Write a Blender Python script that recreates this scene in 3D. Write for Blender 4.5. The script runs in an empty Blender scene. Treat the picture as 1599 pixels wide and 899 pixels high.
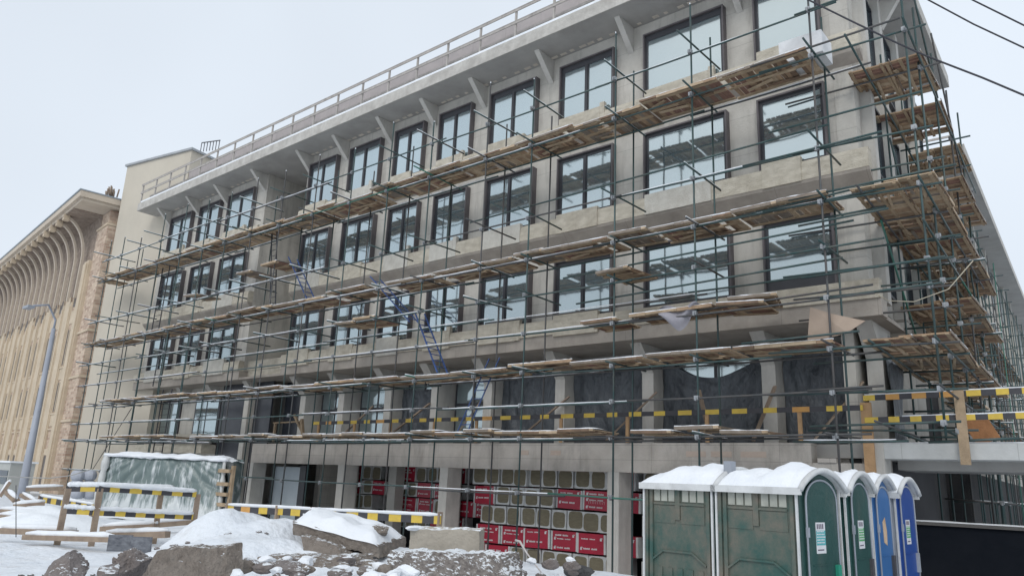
import bpy, bmesh, math, random
from mathutils import Vector, Matrix, noise
from math import sin, cos, pi, radians, hypot
random.seed(7)
scn = bpy.context.scene
COL = scn.collection
# ------------------------------------------------------------------ camera
FPX, YAW, PITCH, ROLL = 1178.41, radians(40.461), radians(14.598), radians(2.487)
CAM = Vector((0, -19.727, 0))
def cam_axes():
    fw = Vector((-sin(YAW)*cos(PITCH), cos(YAW)*cos(PITCH), sin(PITCH)))
    rt = Vector((cos(YAW), sin(YAW), 0)); up = rt.cross(fw)
    return rt*cos(ROLL)+up*sin(ROLL), -rt*sin(ROLL)+up*cos(ROLL), fw
RT, UP, FW = cam_axes()
cd = bpy.data.cameras.new('camera'); cam = bpy.data.objects.new('camera', cd); COL.objects.link(cam)
cam.matrix_world = Matrix(((RT.x, UP.x, -FW.x, CAM.x), (RT.y, UP.y, -FW.y, CAM.y), (RT.z, UP.z, -FW.z, CAM.z), (0, 0, 0, 1)))
cd.sensor_width = 36; cd.lens = FPX/1599*36; cd.clip_end = 3000; cd.clip_start = .1
scn.camera = cam
# survey helpers: turn a measured direction into a point on a real plane
def ray(u, v): return RT*((u-799.5)/FPX) - UP*((v-449.5)/FPX) + FW
def onY(u, v, y=0): d = ray(u, v); return CAM + d*((y-CAM.y)/d.y)
def onZ(u, v, z): d = ray(u, v); return CAM + d*((z-CAM.z)/d.z)
def onX(u, v, x): d = ray(u, v); return CAM + d*((x-CAM.x)/d.x)
def at(u, v, t): d = ray(u, v); return CAM + d*(t/hypot(d.x, d.y))
# ------------------------------------------------------------------ world, sun, exposure
SUN_EL, SUN_ROT = radians(38), radians(200)
w = bpy.data.worlds.new('World'); scn.world = w; w.use_nodes = True
nt = w.node_tree; bg = nt.nodes['Background']
sky = nt.nodes.new('ShaderNodeTexSky'); sky.sky_type = 'NISHITA'; sky.sun_disc = False
sky.sun_elevation = SUN_EL; sky.sun_rotation = SUN_ROT; sky.air_density = 1; sky.dust_density = 4
mixw = nt.nodes.new('ShaderNodeMix'); mixw.data_type = 'RGBA'; mixw.inputs[0].default_value = .9
mixw.inputs[7].default_value = (8.2, 8.95, 9.85, 1)       # thick pale cloud over the clear sky
nzw = nt.nodes.new('ShaderNodeTexNoise'); nzw.inputs['Scale'].default_value = 1.6; nzw.inputs['Detail'].default_value = 3
rmp = nt.nodes.new('ShaderNodeMapRange'); rmp.inputs[1].default_value = .3; rmp.inputs[2].default_value = .7; rmp.inputs[3].default_value = .93; rmp.inputs[4].default_value = 1.05
mulw = nt.nodes.new('ShaderNodeVectorMath'); mulw.operation = 'SCALE'
tcw = nt.nodes.new('ShaderNodeTexCoord')
nt.links.new(tcw.outputs['Generated'], nzw.inputs['Vector']); nt.links.new(nzw.outputs[0], rmp.inputs[0])
nt.links.new(sky.outputs[0], mixw.inputs[6]); nt.links.new(mixw.outputs[2], mulw.inputs[0]); nt.links.new(rmp.outputs[0], mulw.inputs['Scale'])
nt.links.new(mulw.outputs[0], bg.inputs[0]); bg.inputs[1].default_value = .095
sd = bpy.data.lights.new('sun', 'SUN'); sd.energy = 1.0; sd.angle = radians(25); sd.color = (1, .97, .93)
so = bpy.data.objects.new('sun', sd); COL.objects.link(so)
# the light comes from behind the camera, a little from the right
sdir = Vector((.45, -.8, .75)).normalized(); so.rotation_euler = sdir.to_track_quat('Z', 'Y').to_euler()
scn.view_settings.view_transform = 'Standard'; scn.view_settings.look = 'None'
scn.view_settings.exposure = 0.12; scn.view_settings.gamma = 1
scn.render.engine = 'CYCLES'
scn.cycles.max_bounces = 6; scn.cycles.glossy_bounces = 3; scn.cycles.transparent_max_bounces = 6
# ------------------------------------------------------------------ materials
MATS = {}
def nn(t, ty, **kw):
    n = t.nodes.new(ty)
    for k, v in kw.items():
        if k in n.inputs: n.inputs[k].default_value = v
        else: setattr(n, k, v)
    return n
def mat(name, a, b=None, scale=2.0, rough=.8, bump=.15, bscale=None, stretch=(1, 1, 1), metal=0, snow=0, stain=None, stain_amt=.5, stain_scale=.7, stain_lo=.5, zst=.45, bdist=.05, spec=None, coord='pos', detail=6, lines=None):
    """two-tone noisy surface, optional darker stains, optional snow lying on upward faces"""
    if name in MATS: return MATS[name]
    m = bpy.data.materials.new(name); m.use_nodes = True; t = m.node_tree; p = t.nodes['Principled BSDF']
    b = b or tuple(c*.75 for c in a)
    if coord == 'pos': src = nn(t, 'ShaderNodeNewGeometry').outputs['Position']
    else: src = nn(t, 'ShaderNodeTexCoord').outputs['Object']
    mp = nn(t, 'ShaderNodeMapping'); mp.inputs['Scale'].default_value = stretch; t.links.new(src, mp.inputs[0])
    nz = nn(t, 'ShaderNodeTexNoise', Scale=scale, Detail=detail, Roughness=.62); t.links.new(mp.outputs[0], nz.inputs['Vector'])
    mr = nn(t, 'ShaderNodeMapRange'); mr.inputs[1].default_value = .32; mr.inputs[2].default_value = .68; t.links.new(nz.outputs[0], mr.inputs[0])
    mx = nn(t, 'ShaderNodeMix', data_type='RGBA'); mx.inputs[6].default_value = (*a, 1); mx.inputs[7].default_value = (*b, 1)
    t.links.new(mr.outputs[0], mx.inputs[0]); col = mx.outputs[2]
    if stain:
        n2 = nn(t, 'ShaderNodeTexNoise', Scale=stain_scale, Detail=8, Roughness=.7); mp2 = nn(t, 'ShaderNodeMapping'); mp2.inputs['Scale'].default_value = (1, 1, zst)
        t.links.new(src, mp2.inputs[0]); t.links.new(mp2.outputs[0], n2.inputs['Vector'])
        r2 = nn(t, 'ShaderNodeMapRange'); r2.inputs[1].default_value = stain_lo; r2.inputs[2].default_value = stain_lo+.22; r2.inputs[4].default_value = stain_amt
        t.links.new(n2.outputs[0], r2.inputs[0]); m2 = nn(t, 'ShaderNodeMix', data_type='RGBA'); m2.inputs[7].default_value = (*stain, 1)
        t.links.new(r2.outputs[0], m2.inputs[0]); t.links.new(col, m2.inputs[6]); col = m2.outputs[2]
    if lines:   # formwork joints: thin dark lines on a grid (dx, dz)
        sp = nn(t, 'ShaderNodeSeparateXYZ'); t.links.new(src, sp.inputs[0]); last = None
        for ax, d in ((0, lines[0]), (2, lines[1])):
            if not d: continue
            md = nn(t, 'ShaderNodeMath', operation='PINGPONG'); md.inputs[1].default_value = d/2; t.links.new(sp.outputs[ax], md.inputs[0])
            lt = nn(t, 'ShaderNodeMath', operation='LESS_THAN'); lt.inputs[1].default_value = .006; t.links.new(md.outputs[0], lt.inputs[0])
            if last is None: last = lt.outputs[0]
            else:
                mm = nn(t, 'ShaderNodeMath', operation='MAXIMUM'); t.links.new(last, mm.inputs[0]); t.links.new(lt.outputs[0], mm.inputs[1]); last = mm.outputs[0]
        ml = nn(t, 'ShaderNodeMath', operation='MULTIPLY'); ml.inputs[1].default_value = .4; t.links.new(last, ml.inputs[0])
        m3 = nn(t, 'ShaderNodeMix', data_type='RGBA'); m3.inputs[7].default_value = (.08, .075, .07, 1)
        t.links.new(ml.outputs[0], m3.inputs[0]); t.links.new(col, m3.inputs[6]); col = m3.outputs[2]
    if snow:
        g = nn(t, 'ShaderNodeNewGeometry'); s2 = nn(t, 'ShaderNodeSeparateXYZ'); t.links.new(g.outputs['Normal'], s2.inputs[0])
        n3 = nn(t, 'ShaderNodeTexNoise', Scale=9.0, Detail=4); t.links.new(src, n3.inputs['Vector'])
        ad = nn(t, 'ShaderNodeMath', operation='ADD'); t.links.new(s2.outputs[2], ad.inputs[0]); t.links.new(n3.outputs[0], ad.inputs[1])
        r3 = nn(t, 'ShaderNodeMapRange'); r3.inputs[1].default_value = 1.5-snow; r3.inputs[2].default_value = 1.62-snow; t.links.new(ad.outputs[0], r3.inputs[0])
        m4 = nn(t, 'ShaderNodeMix', data_type='RGBA'); m4.inputs[7].default_value = (.82, .85, .88, 1)
        t.links.new(r3.outputs[0], m4.inputs[0]); t.links.new(col, m4.inputs[6]); col = m4.outputs[2]
    t.links.new(col, p.inputs['Base Color']); p.inputs['Roughness'].default_value = rough; p.inputs['Metallic'].default_value = metal
    if spec is not None: p.inputs['Specular IOR Level'].default_value = spec
    if bump:
        nb = nn(t, 'ShaderNodeTexNoise', Scale=bscale or scale*5, Detail=5, Roughness=.6); t.links.new(mp.outputs[0], nb.inputs['Vector'])
        bp = nn(t, 'ShaderNodeBump', Strength=bump, Distance=bdist); t.links.new(nb.outputs[0], bp.inputs['Height']); t.links.new(bp.outputs[0], p.inputs['Normal'])
    MATS[name] = m; return m
M_wall = mat('wall_concrete', (.55, .525, .475), (.43, .41, .37), 1.1, .9, .25, 14, stain=(.25, .235, .21), stain_amt=.75, stain_scale=1.9, zst=.16, lines=(0, 1.2))
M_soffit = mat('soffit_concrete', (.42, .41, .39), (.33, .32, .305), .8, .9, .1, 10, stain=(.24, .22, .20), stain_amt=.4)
M_fascia = mat('fascia_concrete', (.54, .52, .48), (.38, .36, .33), 2.5, .85, .35, 18, stain=(.34, .32, .29), stain_amt=.5, stain_scale=2)
M_sill = mat('sill_blockwork', (.64, .595, .50), (.46, .42, .34), 2.6, .9, .7, 18, stretch=(1, 1, 2.5), stain=(.30, .255, .20), stain_amt=.55, stain_scale=1.6)
M_sill2 = mat('rough_infill_block', (.60, .585, .53), (.50, .48, .43), 4, .95, .5, 22, stain=(.38, .35, .30), stain_amt=.5, stain_scale=3)
M_brown = mat('brown_ledge_concrete', (.42, .38, .335), (.31, .28, .245), 1.6, .9, .3, 12, stain=(.22, .20, .175), zst=.2, lines=(2.4, 0))  # browner and darker than the wall, for ledges and overhang soffit
M_beam = mat('beam_concrete', (.54, .505, .46), (.43, .395, .355), 1.4, .88, .3, 18, stain=(.25, .23, .205), stain_amt=.75, zst=.3, bdist=.08, stain_scale=1.3, lines=(1.25, .43))
M_col = mat('column_concrete', (.56, .54, .50), (.46, .445, .41), 1.6, .88, .2, 14, stain=(.30, .285, .26), stain_amt=.5, zst=.2, stain_scale=2)
M_beige = mat('beige_render', (.56, .51, .425), (.50, .455, .38), .35, .9, .08, 8, stain=(.40, .37, .31), stain_amt=.35, stain_scale=.25)
M_stone = mat('pale_stone', (.60, .50, .375), (.50, .41, .30), 1.2, .85, .15, 9, stain=(.36, .30, .235), stain_amt=.3)
M_frame = mat('anthracite_frame', (.045, .047, .055), (.035, .036, .042), 3, .45, 0)
M_cheek = mat('brown_grey_reveal', (.125, .112, .115), (.09, .082, .085), 3, .6, .05)
M_tube = mat('green_grey_tube', (.036, .080, .080), (.075, .105, .103), 2.5, .45, .05, 20, metal=.35, stain=(.16, .11, .08), stain_amt=.45, stain_scale=3)
M_coupler = mat('galvanised_coupler', (.38, .40, .42), (.22, .23, .24), 8, .5, .1, 30, metal=.5)
M_snow = mat('snow', (.84, .86, .885), (.76, .79, .83), 2.5, .85, .5, 9, bdist=.06)
def wood(n, a, b, snow=.0): return mat(n, a, b, 3.2, .85, .3, 22, stretch=(1.2, .5, 1), snow=snow, stain=tuple(c*.55 for c in b), stain_amt=.6, stain_scale=2.5)
M_w = [wood('plank_tan', (.43, .30, .19), (.27, .18, .115)), wood('plank_brown', (.25, .165, .105), (.16, .105, .07)),
       wood('plank_pale', (.52, .40, .275), (.38, .285, .19)), wood('plank_red', (.25, .145, .11), (.2, .11, .08)),
       wood('plank_grey', (.27, .225, .18), (.19, .155, .125))]
M_batten = wood('batten_wood', (.45, .335, .22), (.31, .23, .15))
M_fresh = wood('fresh_timber', (.50, .315, .17), (.40, .25, .13))
M_greywood = wood('weathered_timber', (.36, .28, .205), (.25, .19, .15))
M_palewood = wood('pale_grey_timber', (.46, .43, .40), (.36, .335, .31))
M_yel = mat('yellow_paint', (.72, .52, .08), (.58, .40, .07), 4, .6, .1); M_ora = mat('orange_paint', (.68, .36, .10), (.58, .30, .09), 4, .6, .1)
M_blk = mat('black_paint', (.045, .045, .052), (.065, .063, .07), 4, .6, .1)
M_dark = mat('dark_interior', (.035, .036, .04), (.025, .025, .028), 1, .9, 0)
M_membrane = mat('waterproof_membrane', (.006, .008, .012), (.010, .012, .016), 1.2, .95, .2, 6, spec=.1)
M_tarp = mat('dark_film', (.11, .125, .14), (.045, .052, .062), 2.2, .3, .8, 5, stretch=(1, 1, .45), bdist=.15)
M_blue = mat('blue_paint', (.04, .09, .26), (.035, .07, .19), 3, .5, .05); M_black_metal = mat('dark_ladder_steel', (.06, .062, .07), None, 3, .5, .05)
def glass_mat():
    m = bpy.data.materials.new('coated_glass'); m.use_nodes = True; t = m.node_tree; p = t.nodes['Principled BSDF']
    p.inputs['Base Color'].default_value = (.15, .19, .205, 1); p.inputs['Roughness'].default_value = .25
    gl = nn(t, 'ShaderNodeBsdfGlossy'); gl.inputs['Color'].default_value = (.63, .735, .77, 1); gl.inputs['Roughness'].default_value = .07
    nz = nn(t, 'ShaderNodeTexNoise', Scale=.9, Detail=1); g = nn(t, 'ShaderNodeNewGeometry'); t.links.new(g.outputs['Position'], nz.inputs['Vector'])
    b = nn(t, 'ShaderNodeBump', Strength=.22, Distance=.05); t.links.new(nz.outputs[0], b.inputs['Height']); t.links.new(b.outputs[0], gl.inputs['Normal'])
    mx = nn(t, 'ShaderNodeMixShader'); oi = nn(t, 'ShaderNodeObjectInfo'); rm = nn(t, 'ShaderNodeMapRange'); rm.inputs[3].default_value = .5; rm.inputs[4].default_value = .72; t.links.new(oi.outputs['Random'], rm.inputs[0]); t.links.new(rm.outputs[0], mx.inputs[0])
    t.links.new(p.outputs[0], mx.inputs[1]); t.links.new(gl.outputs[0], mx.inputs[2]); t.links.new(mx.outputs[0], t.nodes['Material Output'].inputs[0])
    return m
M_glass = glass_mat()
def brick_mat():
    m = bpy.data.materials.new('old_brick'); m.use_nodes = True; t = m.node_tree; p = t.nodes['Principled BSDF']
    g = nn(t, 'ShaderNodeTexCoord'); 
    sp = nn(t, 'ShaderNodeSeparateXYZ'); t.links.new(g.outputs['Object'], sp.inputs[0])
    ad = nn(t, 'ShaderNodeMath', operation='ADD'); t.links.new(sp.outputs[0], ad.inputs[0]); t.links.new(sp.outputs[1], ad.inputs[1])
    cb = nn(t, 'ShaderNodeCombineXYZ'); t.links.new(ad.outputs[0], cb.inputs[0]); t.links.new(sp.outputs[2], cb.inputs[1])
    br = nn(t, 'ShaderNodeTexBrick', Scale=1.0); br.inputs['Brick Width'].default_value = .42; br.inputs['Row Height'].default_value = .17
    br.inputs['Mortar Size'].default_value = .018; br.inputs['Color1'].default_value = (.34, .22, .165, 1); br.inputs['Color2'].default_value = (.62, .49, .375, 1)
    br.inputs['Mortar'].default_value = (.5, .42, .33, 1); br.inputs['Bias'].default_value = .1
    t.links.new(cb.outputs[0], br.inputs['Vector'])
    nz = nn(t, 'ShaderNodeTexNoise', Scale=2.2, Detail=5); t.links.new(g.outputs['Object'], nz.inputs['Vector'])
    mx = nn(t, 'ShaderNodeMix', data_type='RGBA'); mx.inputs[7].default_value = (.36, .26, .20, 1); rr = nn(t, 'ShaderNodeMapRange'); rr.inputs[1].default_value = .5; rr.inputs[2].default_value = .7; rr.inputs[4].default_value = .6
    t.links.new(nz.outputs[0], rr.inputs[0]); t.links.new(rr.outputs[0], mx.inputs[0]); t.links.new(br.outputs[0], mx.inputs[6])
    t.links.new(mx.outputs[2], p.inputs['Base Color']); p.inputs['Roughness'].default_value = .9
    b = nn(t, 'ShaderNodeBump', Strength=.5, Distance=.03); t.links.new(br.outputs[1], b.inputs['Height']); b.invert = True; t.links.new(b.outputs[0], p.inputs['Normal'])
    return m
M_brick = brick_mat()
# ------------------------------------------------------------------ mesh collecting
class MB:
    def __init__(s): s.v = []; s.f = []; s.mi = []; s.cur = 0; s.sm = []; s.smooth = False
    def _add(s, vs, fs):
        o = len(s.v); s.v += [tuple(x) for x in vs]
        for f in fs: s.f.append([i+o for i in f]); s.mi.append(s.cur); s.sm.append(s.smooth)
    def box(s, x0, x1, y0, y1, z0, z1, M=None):
        vs = [Vector((x, y, z)) for x in (x0, x1) for y in (y0, y1) for z in (z0, z1)]
        if M: vs = [M @ v for v in vs]
        s._add(vs, [(0, 1, 3, 2), (4, 6, 7, 5), (0, 4, 5, 1), (2, 3, 7, 6), (0, 2, 6, 4), (1, 5, 7, 3)]); return s
    def bar(s, p, q, w, h=None, up=(0, 0, 1)):
        p = Vector(p); q = Vector(q); h = h or w; d = (q-p).normalized(); u = Vector(up)
        if abs(d.dot(u)) > .98: u = Vector((1, 0, 0))
        sx = d.cross(u).normalized()*w/2; sz = sx.cross(d).normalized()*h/2
        vs = [a+i*sx+j*sz for a in (p, q) for i in (-1, 1) for j in (-1, 1)]
        s._add(vs, [(0, 1, 3, 2), (4, 6, 7, 5), (0, 4, 5, 1), (2, 3, 7, 6), (0, 2, 6, 4), (1, 5, 7, 3)]); return s
    def tube(s, pts, r, n=6, cap=True):
        if len(pts) == 2 and not isinstance(pts[0], (list, tuple, Vector)): raise ValueError
        pts = [Vector(p) for p in pts]; rr = r if isinstance(r, (list, tuple)) else [r]*len(pts); vs = []; prev = None
        for i, p in enumerate(pts):
            d = (pts[min(i+1, len(pts)-1)]-pts[max(i-1, 0)]).normalized()
            if prev is None:
                a = d.cross(Vector((0, 0, 1))); a = a if a.length > .05 else d.cross(Vector((1, 0, 0)))
            else: a = prev - d*prev.dot(d)
            a.normalize(); prev = a; b = d.cross(a)
            vs += [p + (a*cos(2*pi*k/n)+b*sin(2*pi*k/n))*rr[i] for k in range(n)]
        fs = [(i*n+k, i*n+(k+1) % n, (i+1)*n+(k+1) % n, (i+1)*n+k) for i in range(len(pts)-1) for k in range(n)]
        if cap: fs += [tuple(range(n))[::-1], tuple((len(pts)-1)*n+k for k in range(n))]
        sm = s.smooth; s.smooth = n > 4; s._add(vs, fs); s.smooth = sm; return s
    def prism(s, poly, d):   # polygon of 3D points extruded by vector d
        n = len(poly); d = Vector(d); vs = [Vector(p) for p in poly]+[Vector(p)+d for p in poly]
        s._add(vs, [tuple(range(n)), tuple(range(2*n-1, n-1, -1))]+[(i, i+n, (i+1) % n+n, (i+1) % n) for i in range(n)]); return s
    def grid(s, fn, nu, nv, smooth=True):
        vs = [fn(i/nu, j/nv) for i in range(nu+1) for j in range(nv+1)]
        fs = [(i*(nv+1)+j, (i+1)*(nv+1)+j, (i+1)*(nv+1)+j+1, i*(nv+1)+j+1) for i in range(nu) for j in range(nv)]
        sm = s.smooth; s.smooth = smooth; s._add(vs, fs); s.smooth = sm; return s
    def build(s, name, mats, parent=None, loc=None):
        me = bpy.data.meshes.new(name)
        vs = s.v
        if loc is not None: vs = [(x-loc[0], y-loc[1], z-loc[2]) for x, y, z in vs]
        me.from_pydata(vs, [], s.f)
        for m in (mats if isinstance(mats, (list, tuple)) else [mats]): me.materials.append(m)
        me.polygons.foreach_set('material_index', s.mi); me.polygons.foreach_set('use_smooth', s.sm)
        me.update()
        bm = bmesh.new(); bm.from_mesh(me); bmesh.ops.recalc_face_normals(bm, faces=bm.faces); bm.to_mesh(me); bm.free()
        o = bpy.data.objects.new(name, me); COL.objects.link(o)
        if loc is not None: o.location = loc
        if parent: o.parent = parent
        return o
def empty(name, loc=(0, 0, 0), rz=0):
    o = bpy.data.objects.new(name, None); COL.objects.link(o); o.location = loc; o.rotation_euler = (0, 0, rz); o.empty_display_size = .3; return o
def tag(o, label=None, cat=None, group=None, kind=None):
    for k, v in (('label', label), ('category', cat), ('group', group), ('kind', kind)):
        if v: o[k] = v
    return o
def children(o): return [c for c in COL.objects if c.parent == o]
ORD = ['first', 'second', 'third', 'fourth', 'fifth', 'sixth', 'seventh', 'eighth', 'ninth', 'tenth', 'eleventh', 'twelfth', 'thirteenth', 'fourteenth', 'fifteenth', 'sixteenth', 'seventeenth', 'eighteenth', 'nineteenth', 'twentieth', 'twenty-first', 'twenty-second', 'twenty-third', 'twenty-fourth', 'twenty-fifth', 'twenty-sixth', 'twenty-seventh', 'twenty-eighth', 'twenty-ninth', 'thirtieth', 'thirty-first', 'thirty-second', 'thirty-third', 'thirty-fourth', 'thirty-fifth', 'thirty-sixth', 'thirty-seventh', 'thirty-eighth', 'thirty-ninth', 'fortieth']
def nz3(x, y, z=0, s=1.0): return noise.noise(Vector((x*s, y*s, z*s)))
# ------------------------------------------------------------------ ground
def sstep(a, b, x): t = max(0, min(1, (x-a)/(b-a))); return t*t*(3-2*t)
HEAP = [  # x, y, radius x, radius y, height : snowed-up spoil heaps
    (*at(368, 800, 17.3)[:2], .8, 1.2, .98), (*at(432, 805, 16.9)[:2], .8, 1.1, .93), (*at(400, 830, 15.8)[:2], 1.15, 1.3, .62), (*at(500, 860, 15.6)[:2], 1.4, 1.1, .45),
    (*at(600, 850, 15.8)[:2], 1.2, 1.0, .42), (*at(700, 870, 14)[:2], 1.2, .9, .3), (*at(850, 880, 13.8)[:2], .9, .8, .25), (*at(330, 850, 16.3)[:2], .8, 1.2, .4)]
def gz(x, y):
    z = -1.7 + .09*nz3(x, y, 0, .45) + .04*nz3(x, y, 3, 1.7)
    top = 0
    for hx, hy, rx, ry, h in HEAP:
        d = ((x-hx)/rx)**2+((y-hy)/ry)**2
        top = max(top, h*math.exp(-d*d*.55-d*.35)*(1+.22*nz3(x, y, 5, 1.3)+.1*nz3(x, y, 8, 4)))
    z += top
    pit = sstep(-36.5, -34, x)*sstep(-5.4, -3.6, y)*(1-sstep(12, 30, x))
    z = z*(1-pit)+(-3.25+.05*nz3(x, y, 1, 1))*pit
    t = sstep(-8.6, -7.2, x)*(1-pit)*sstep(-15.5, -12.5, y); z = z*(1-t)-2.1*t
    return z
def ladder_axis(fine, step, coarse):
    a, b = fine; L = []; x = a
    while x < b+1e-6: L.append(x); x += step
    return sorted([c for c in coarse if c < a-.5]+L+[c for c in coarse if c > b+.5])
def skew(x): return x
coarse = [-900, -600, -400, -250, -160, -110, -85, -70, -60, -55, -50, -46, -43, -40, -38, -36, 5, 8, 12, 18, 26, 40, 60, 100, 180, 300, 600, 900]
XS = ladder_axis((-34.5, 3), .2, coarse); YS = ladder_axis((-19, -2.8), .2, coarse+[-2, 0, 2, -24, -30, 15, 22])
g = MB(); g.smooth = True
g._add([(x, y, gz(x, y)) for x in XS for y in YS], [(i*len(YS)+j, (i+1)*len(YS)+j, (i+1)*len(YS)+j+1, i*len(YS)+j+1) for i in range(len(XS)-1) for j in range(len(YS)-1)])
M_ground = mat('snowy_ground', (.80, .83, .865), (.70, .74, .79), 1.1, .9, .7, 5.0, stain=(.36, .32, .28), stain_amt=.42, stain_scale=1.9, stain_lo=.53, bdist=.12)
tag(g.build('ground', M_ground), kind='structure')
# ------------------------------------------------------------------ main building
B = empty('concrete_building', (-20, 0, -3)); tag(B, 'long unfinished concrete building with dark framed windows behind scaffolding', 'building')
def part(mb, name, mats, parent=B):
    o = mb.build(name, mats); o.parent = parent; o.matrix_parent_inverse = parent.matrix_basis.inverted(); return o
def addpart(mb, name, mats, parent):   # parent is itself a part in world coordinates
    o = mb.build(name, mats); o.parent = parent; return o
XL, XR = -45.3, -5.02
RC = (-33.9, -30.35)           # recess between wing and main block
SE = Vector((-.045, .999, 0)); SN = Vector((.999, .045, 0)); S0 = Vector((-5.02, 0, 0))
def S(s, t, z): p = S0+SN*s+SE*t; return Vector((p.x, p.y, z))
def sbox(mb, s0, s1, t0, t1, z0, z1):
    vs = [S(s, t, z) for s in (s0, s1) for t in (t0, t1) for z in (z0, z1)]
    mb._add(vs, [(0, 1, 3, 2), (4, 6, 7, 5), (0, 4, 5, 1), (2, 3, 7, 6), (0, 2, 6, 4), (1, 5, 7, 3)])
ROOFZ = 15.24
m = MB()     # upper storeys wall, front
for a, b in ((XL, RC[0]), (RC[1], XR)): m.box(a, b, 0, .5, 4.85, ROOFZ-.004)
part(m, 'wall', M_wall)
m = MB(); m.box(RC[0]-.4, RC[0]+.003, .5, 6, -3, ROOFZ-.01); m.box(RC[1]-.003, RC[1]+.31, .502, 6, 4.41, ROOFZ-.01); m.box(RC[1]-.003, RC[1]+.31, 2.31, 6, -3, 4.409); m.box(RC[0], RC[1], 5.5, 6, -3, ROOFZ-.01)
part(m, 'recess_wall', M_wall)
m = MB(); m.box(RC[0]+.003, RC[1]-.003, .25, 5.5, 4.5, 4.9); part(m, 'balcony_slab', M_sill); m = MB(); m.box(RC[0]+.003, RC[1]-.003, .2, .38, 4.9, 5.35); part(m, 'balcony_upstand', M_sill); m = MB(); m.box(RC[0]+.003, RC[1]-.003, 2.5, 5.5, 8.0, 8.3)
part(m, 'balcony_slab', M_sill)
m = MB(); sbox(m, -.5, 0, .004, 10.4, 4.85, ROOFZ-.006); sbox(m, -3, -1.2, 10.4, 16.6, -3, ROOFZ-.006); sbox(m, -3, -.3, 16.604, 75, -3, ROOFZ-.006); sbox(m, -.9, -.6, 0.6, 10.4, 1.3, 4.85)
part(m, 'side_wall', M_wall)
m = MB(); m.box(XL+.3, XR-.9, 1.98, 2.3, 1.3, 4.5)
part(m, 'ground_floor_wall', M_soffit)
m = MB(); sbox(m, -.9, -.62, 0.6, 10.4, -3.3, 1.29); sbox(m, -1.19, -1.1, 10.4, 16.6, -3.3, 4.4); sbox(m, -.299, -.25, 16.6, 75, -3.3, 1.3); sbox(m, -3, -.3, 16.58, 16.602, -3.3, 1.3); part(m, 'basement_side_wall', mat('under_slab_painted_shade', (.022, .023, .026), (.045, .043, .042), 1.5, .95, .3, 9))  # near-black sheets over the pale wall, painting the gloom below the slab
# side pilasters
for k in range(4):
    t = .02+k*2.6; m = MB(); sbox(m, .004, .3, t+.55 if k == 0 else t+.1, t+.95 if k == 0 else t+.5, 4.87, ROOFZ-.01); part(m, 'pilaster', M_col)
for k in range(9):
    t = 17+k*5.2; m = MB(); sbox(m, -.295, -.05, t, t+.5, 1.4, ROOFZ-.01); part(m, 'pilaster', M_col)
# roof slab
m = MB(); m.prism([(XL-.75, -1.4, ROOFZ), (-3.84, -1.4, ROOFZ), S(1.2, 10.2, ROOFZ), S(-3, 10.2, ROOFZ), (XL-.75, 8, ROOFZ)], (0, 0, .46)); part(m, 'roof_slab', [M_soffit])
m = MB(); m.box(XL-.752, -3.82, -1.43, -1.4, ROOFZ-.002, ROOFZ+.47)
p0, p1 = S(1.2, 0, 0), S(1.2, 10.2, 0); m.bar((-3.82, -1.42, ROOFZ+.235), (p1.x+.015, p1.y, ROOFZ+.235), .03, .47); part(m, 'fascia', M_fascia)
m = MB(); sbox(m, -.8, .88, 16.8, 75, ROOFZ, ROOFZ+.42); part(m, 'roof_slab', M_soffit)
m = MB(); sbox(m, .88, .9, 16.8, 75, ROOFZ-.01, ROOFZ+.44); part(m, 'fascia', M_fascia)
m = MB(); m.box(XL-.5, -4.4, .3, .55, ROOFZ+.463, 17.85); part(m, 'parapet', mat('parapet_cladding', (.42, .38, .37), (.36, .33, .325), 2, .85, .1, 10, lines=(1.8, 0)))
m = MB(); m.box(XL-.6, -3.95, -1.36, -1.16, ROOFZ+.464, ROOFZ+.62); m.box(XL-.5, -4.3, .28, .57, 17.85, 17.9); part(m, 'roof_snow', M_snow)
# pale leftovers of mortar on the soffit
m = MB(); random.seed(3); x = XL+1
while x < XR:
    if not (RC[0]-.2 < x < RC[1]):
        m = MB(); m.box(x, x+random.uniform(.12, .3), -.2-random.random()*.04, -.1, ROOFZ-.008, ROOFZ+.001); part(m, 'mortar_patch', mat('pale_mortar', (.70, .64, .56)))
    x += random.choice([.35, .42, .5, .6])
WIN = {1: (-7.62, -5.72), 2: (-11.37, -8.55), 3: (-14.81, -12.52), 4: (-18.17, -15.88), 5: (-20.98, -19.15), 6: (-23.72, -21.89), 7: (-26.83, -24.65), 8: (-29.93, -27.78), 9: (-37.39, -34.82), 10: (-40.5, -38.24), 11: (-43.97, -41.41)}
FL = {4: (12.38, 14.69), 3: (8.88, 11.09), 2: (5.35, 7.33)}
PIL = [-5.3, -8.1, -11.95, -15.35, -18.65, -21.43, -24.2, -27.3, -30.15, -34.15, -37.85, -40.95, -44.4]
for fl, (zb, zt) in FL.items():
    m = MB(); mb = MB()
    for a, b in ((XL, RC[0]), (RC[1], XR+.3)):
        top = zb-.02; lo = zb-.52 if fl == 2 else zb-.58
        m.prism([(a, -.002, lo), (a, -.30, lo), (a, -.30, top-.12), (a, -.26, top), (a, -.002, top)], (b-a, 0, 0))
        if fl == 2: mb.box(a, b, -.003-.22, .3, 4.4, lo-.003)
        else: mb.prism([(a, -.004, lo-.003), (a, -.29, lo-.003), (a, -.26, lo-.08), (a, -.004, lo-.34)], (b-a, 0, 0))
    part(m, 'sill_band', M_sill); part(mb, 'ledge', M_brown)
random.seed(11)
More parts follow.
